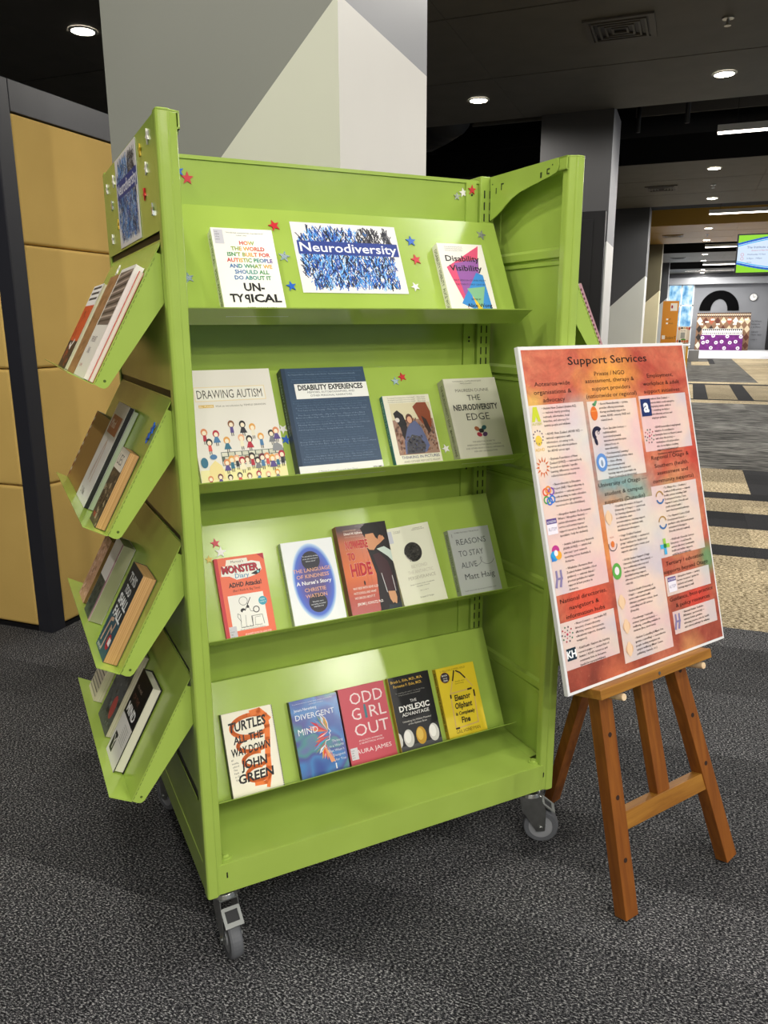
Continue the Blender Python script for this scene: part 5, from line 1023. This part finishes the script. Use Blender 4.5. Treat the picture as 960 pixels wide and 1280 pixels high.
for dx, dy, c in ((-.009, .009, '#e0553a'), (.009, .009, '#7a4ab0'), (-.009, -.009, '#4fa04a'), (.009, -.009, '#2f7fd0'), (0, .013, '#e8903a'), (0, -.013, '#3f6fd0')): k.ring(x + dx, y + dy, .006, .0095, c)
x, y = LG(.036, .484); k.rect(x - .016, y - .018, x + .016, y + .018, '#efe9f2'); k.rect(x - .016, y + .006, x + .016, y + .018, '#5f4a8a'); k.text('ALTOGETHER', x, y + .0085, .005, '#ffffff', 'c', w=.028); k.text('AUTISM', x, y - .01, .008, '#8a80a0', 'c', w=.026)
x, y = LG(.036, .407); k.ell(x, y + .006, .012, .012, '#c03a8a'); k.ell(x - .006, y - .006, .012, .012, '#2f9fd8'); k.ell(x + .007, y - .006, .010, .010, '#efa838'); k.ell(x, y, .006, .007, '#f2eef2'); k.poly([(x - .016, y - .018), (x - .016, y - .004), (x - .004, y - .016)], '#2f7fd0')
for fx, fy in ((.040, .332), (.703, .103)):
    x, y = LG(fx, fy)
    for dx in (-.007, .007): k.poly([(x + dx - .006, y + .020), (x + dx, y + .020), (x + dx, y + .002), (x + dx - .006, y - .020), (x + dx - .013, y - .018), (x + dx - .006, y + .002)], '#8a7fa8'); 
    k.rect(x - .008, y - .002, x + .008, y + .003, '#8a7fa8')
for fx, fy in ((.034, .171), (.683, .706)):
    x, y = LG(fx, fy)
    for i in range(10): k.ell(x + .017 * cos(i * .628), y + .017 * sin(i * .628), .0022, .0022, ('#3a7a5a', '#b03a4a', '#4a3a4a')[i % 3], 8, False)
    for i in range(6): k.ell(x + .009 * cos(i * 1.05 + .3), y + .009 * sin(i * 1.05 + .3), .0018, .0018, ('#c04a5a', '#2f5a5a')[i % 2], 8, False)
    k.ell(x, y, .003, .003, '#c03a5a', 10, False); k.up()
x, y = LG(.041, .112); k.rect(x - .015, y - .014, x + .015, y + .014, '#1d3340'); k.text('KH', x, y - .008, .016, '#f2f4f4', 'c', bold=.04)
x, y = LG(.359, .800); k.ell(x, y - .004, .012, .017, '#e0702a'); k.rect(x - .012, y + .001, x + .012, y + .0025, '#f0a860'); k.ell(x + .008, y + .020, .009, .004, '#5f9a6a', rot=.8); k.ell(x + .004, y + .017, .006, .003, '#4f8a5a', rot=-.3)
x, y = LG(.358, .728); k.ring(x + .002, y + .004, .008, .018, '#221f38', .6, 4.2); k.ell(x - .006, y - .014, .005, .010, '#221f38', rot=.3); k.ring(x + .006, y + .006, .003, .004, '#221f38')
x, y = LG(.364, .645); k.ell(x, y, .019, .022, '#5f8fd0'); k.ell(x, y, .011, .013, '#d6dfee'); k.ell(x, y - .002, .004, .008, '#8a9ab0')
for fx, fy in ((.357, .476), (.363, .216), (.371, .140), (.370, .070)): x, y = LG(fx, fy); k.ring(x, y, .009, .013, '#e0b48c'); k.ell(x, y, .009, .018, '#ecc9a4')
x, y = LG(.358, .392); k.ring(x, y, .013, .015, '#4a4450', 2.8, 6.4); k.ell(x, y + .002, .006, .008, '#e07a3a'); k.text('OUSA', x, y + .017, .0035, '#b04a3a', 'c')
x, y = LG(.360, .311); k.ell(x, y, .016, .020, '#5fa84a'); k.ell(x, y + .001, .008, .010, '#eae4e6')
x, y = LG(.688, .798); k.rect(x - .020, y - .022, x + .018, y + .022, '#1b2f66'); k.text('a', x - .001, y - .011, .032, '#f0f4f8', 'c', bold=.06)
for fx, fy in ((.693, .506), (.689, .425)): x, y = LG(fx, fy); k.ring(x, y + .002, .012, .0155, '#b08a4a', .2, 3.0); k.ring(x, y - .001, .011, .0155, '#3f6fa8', 3.4, 6.0)
x, y = LG(.681, .351); k.rect(x - .005, y, x + .005, y + .019, '#9acb4a'); k.rect(x, y - .005, x + .018, y + .005, '#9acb4a'); k.rect(x - .018, y - .006, x, y + .005, '#4fb0e0'); k.rect(x - .005, y - .022, x + .005, y, '#4fb0e0'); k.ell(x, y, .006, .006, '#2f7a3a')
x, y = LG(.693, .226); k.rect(x - .016, y - .020, x + .016, y + .018, '#efe9f2'); k.rect(x - .016, y + .007, x + .016, y + .018, '#5f4a8a'); k.text('ALTOGETHER', x, y + .0095, .005, '#ffffff', 'c', w=.028); k.text('AUTISM', x, y - .01, .008, '#8a80a0', 'c', w=.026)
k.build('lettering', board)

# easel (same local axes as the board)
es = empty('wooden_easel', ME, 'brown stained wooden A-frame easel holding the Support Services board', 'easel')
def legbar(name, p0, p1, w2, d2, M, parent=es, bevel=.0015):
    b = MB(); b.bar(p0, p1, w2, d2, (0, 0, 1), 0); return b.build(name, M, parent, bevel=bevel)
inv = ME.inverted()
FLW, FRW = Vector((-.030, 1.737, .010)), Vector((.209, 2.060, .010))
FL1, FR1 = tuple(inv @ FLW), tuple(inv @ FRW)
FL0, FR0 = (.172, .60, -.052), (.400, .60, -.052)
FL0 = (.164 + (.164 - FL1[0]) * 1.0, .60, -.052); FR0 = (.437 - (FR1[0] - .437) * 1.0, .60, -.052)
zf = lambda p, q, t: tuple(p[i] + (q[i] - p[i]) * t for i in range(3))
Lg = legbar('front_leg', FL0, FL1, .046, .036, M_WOOD); Rg = legbar('front_leg', FR0, FR1, .046, .036, M_WOOD)
tl = (.60 + .372) / (.60 - FL1[1]); CL, CR = zf(FL0, FL1, tl), zf(FR0, FR1, tl)
legbar('centre_strut', (.288 + .0, .70, -.052), (.338, -.350, CL[2]), .048, .028, M_WOOD)
legbar('crossbar', (CL[0] + .012, -.372, CL[2]), (CR[0] - .012, -.372, CR[2]), .046, .030, M_WOODX)
legbar('top_block', (.13, .60, -.075), (.44, .60, -.075), .06, .02, M_WOODX)
b = MB(); b.box((.070, -.028, -.062), (.490, -.004, .028)); b.build('tray', M_WOODX, es, bevel=.002)
b = MB(); b.cyl((.279, -.016, .0275), (.279, -.016, .0295), .004, n=12); b.build('tray_screw', M_STEEL, es)
for x in (.148, .455):
    b = MB(); b.cyl((x + .0, -.041, -.095), (x + .0, -.041, .026), .0085, n=16); b.build('peg', M_PEG, es, bevel=.001)
hm = mat('#2c1508', .7)
for P0, P1, host, ts in ((FL0, FL1, Lg, (.62, .75, .88)), (FR0, FR1, Rg, (.545, .65, .765))):
    for t_ in ts:
        p = zf(P0, P1, t_); b = MB(); b.cyl((p[0], p[1], p[2] + .0185), (p[0], p[1], p[2] + .0176), .0062, n=14); b.build('peg_hole', hm, host)
# single rear leg, hinged behind the top block and splayed back to the floor
F = inv @ Vector((-.282, 2.155, .012)); H = Vector((.290, .16, -.100))
b = MB(); b.bar(H, F, .045, .028, (0, 0, 1)); b.build('rear_leg', M_WOOD, es, bevel=.0015)
bpy.data.objects.remove(_to)
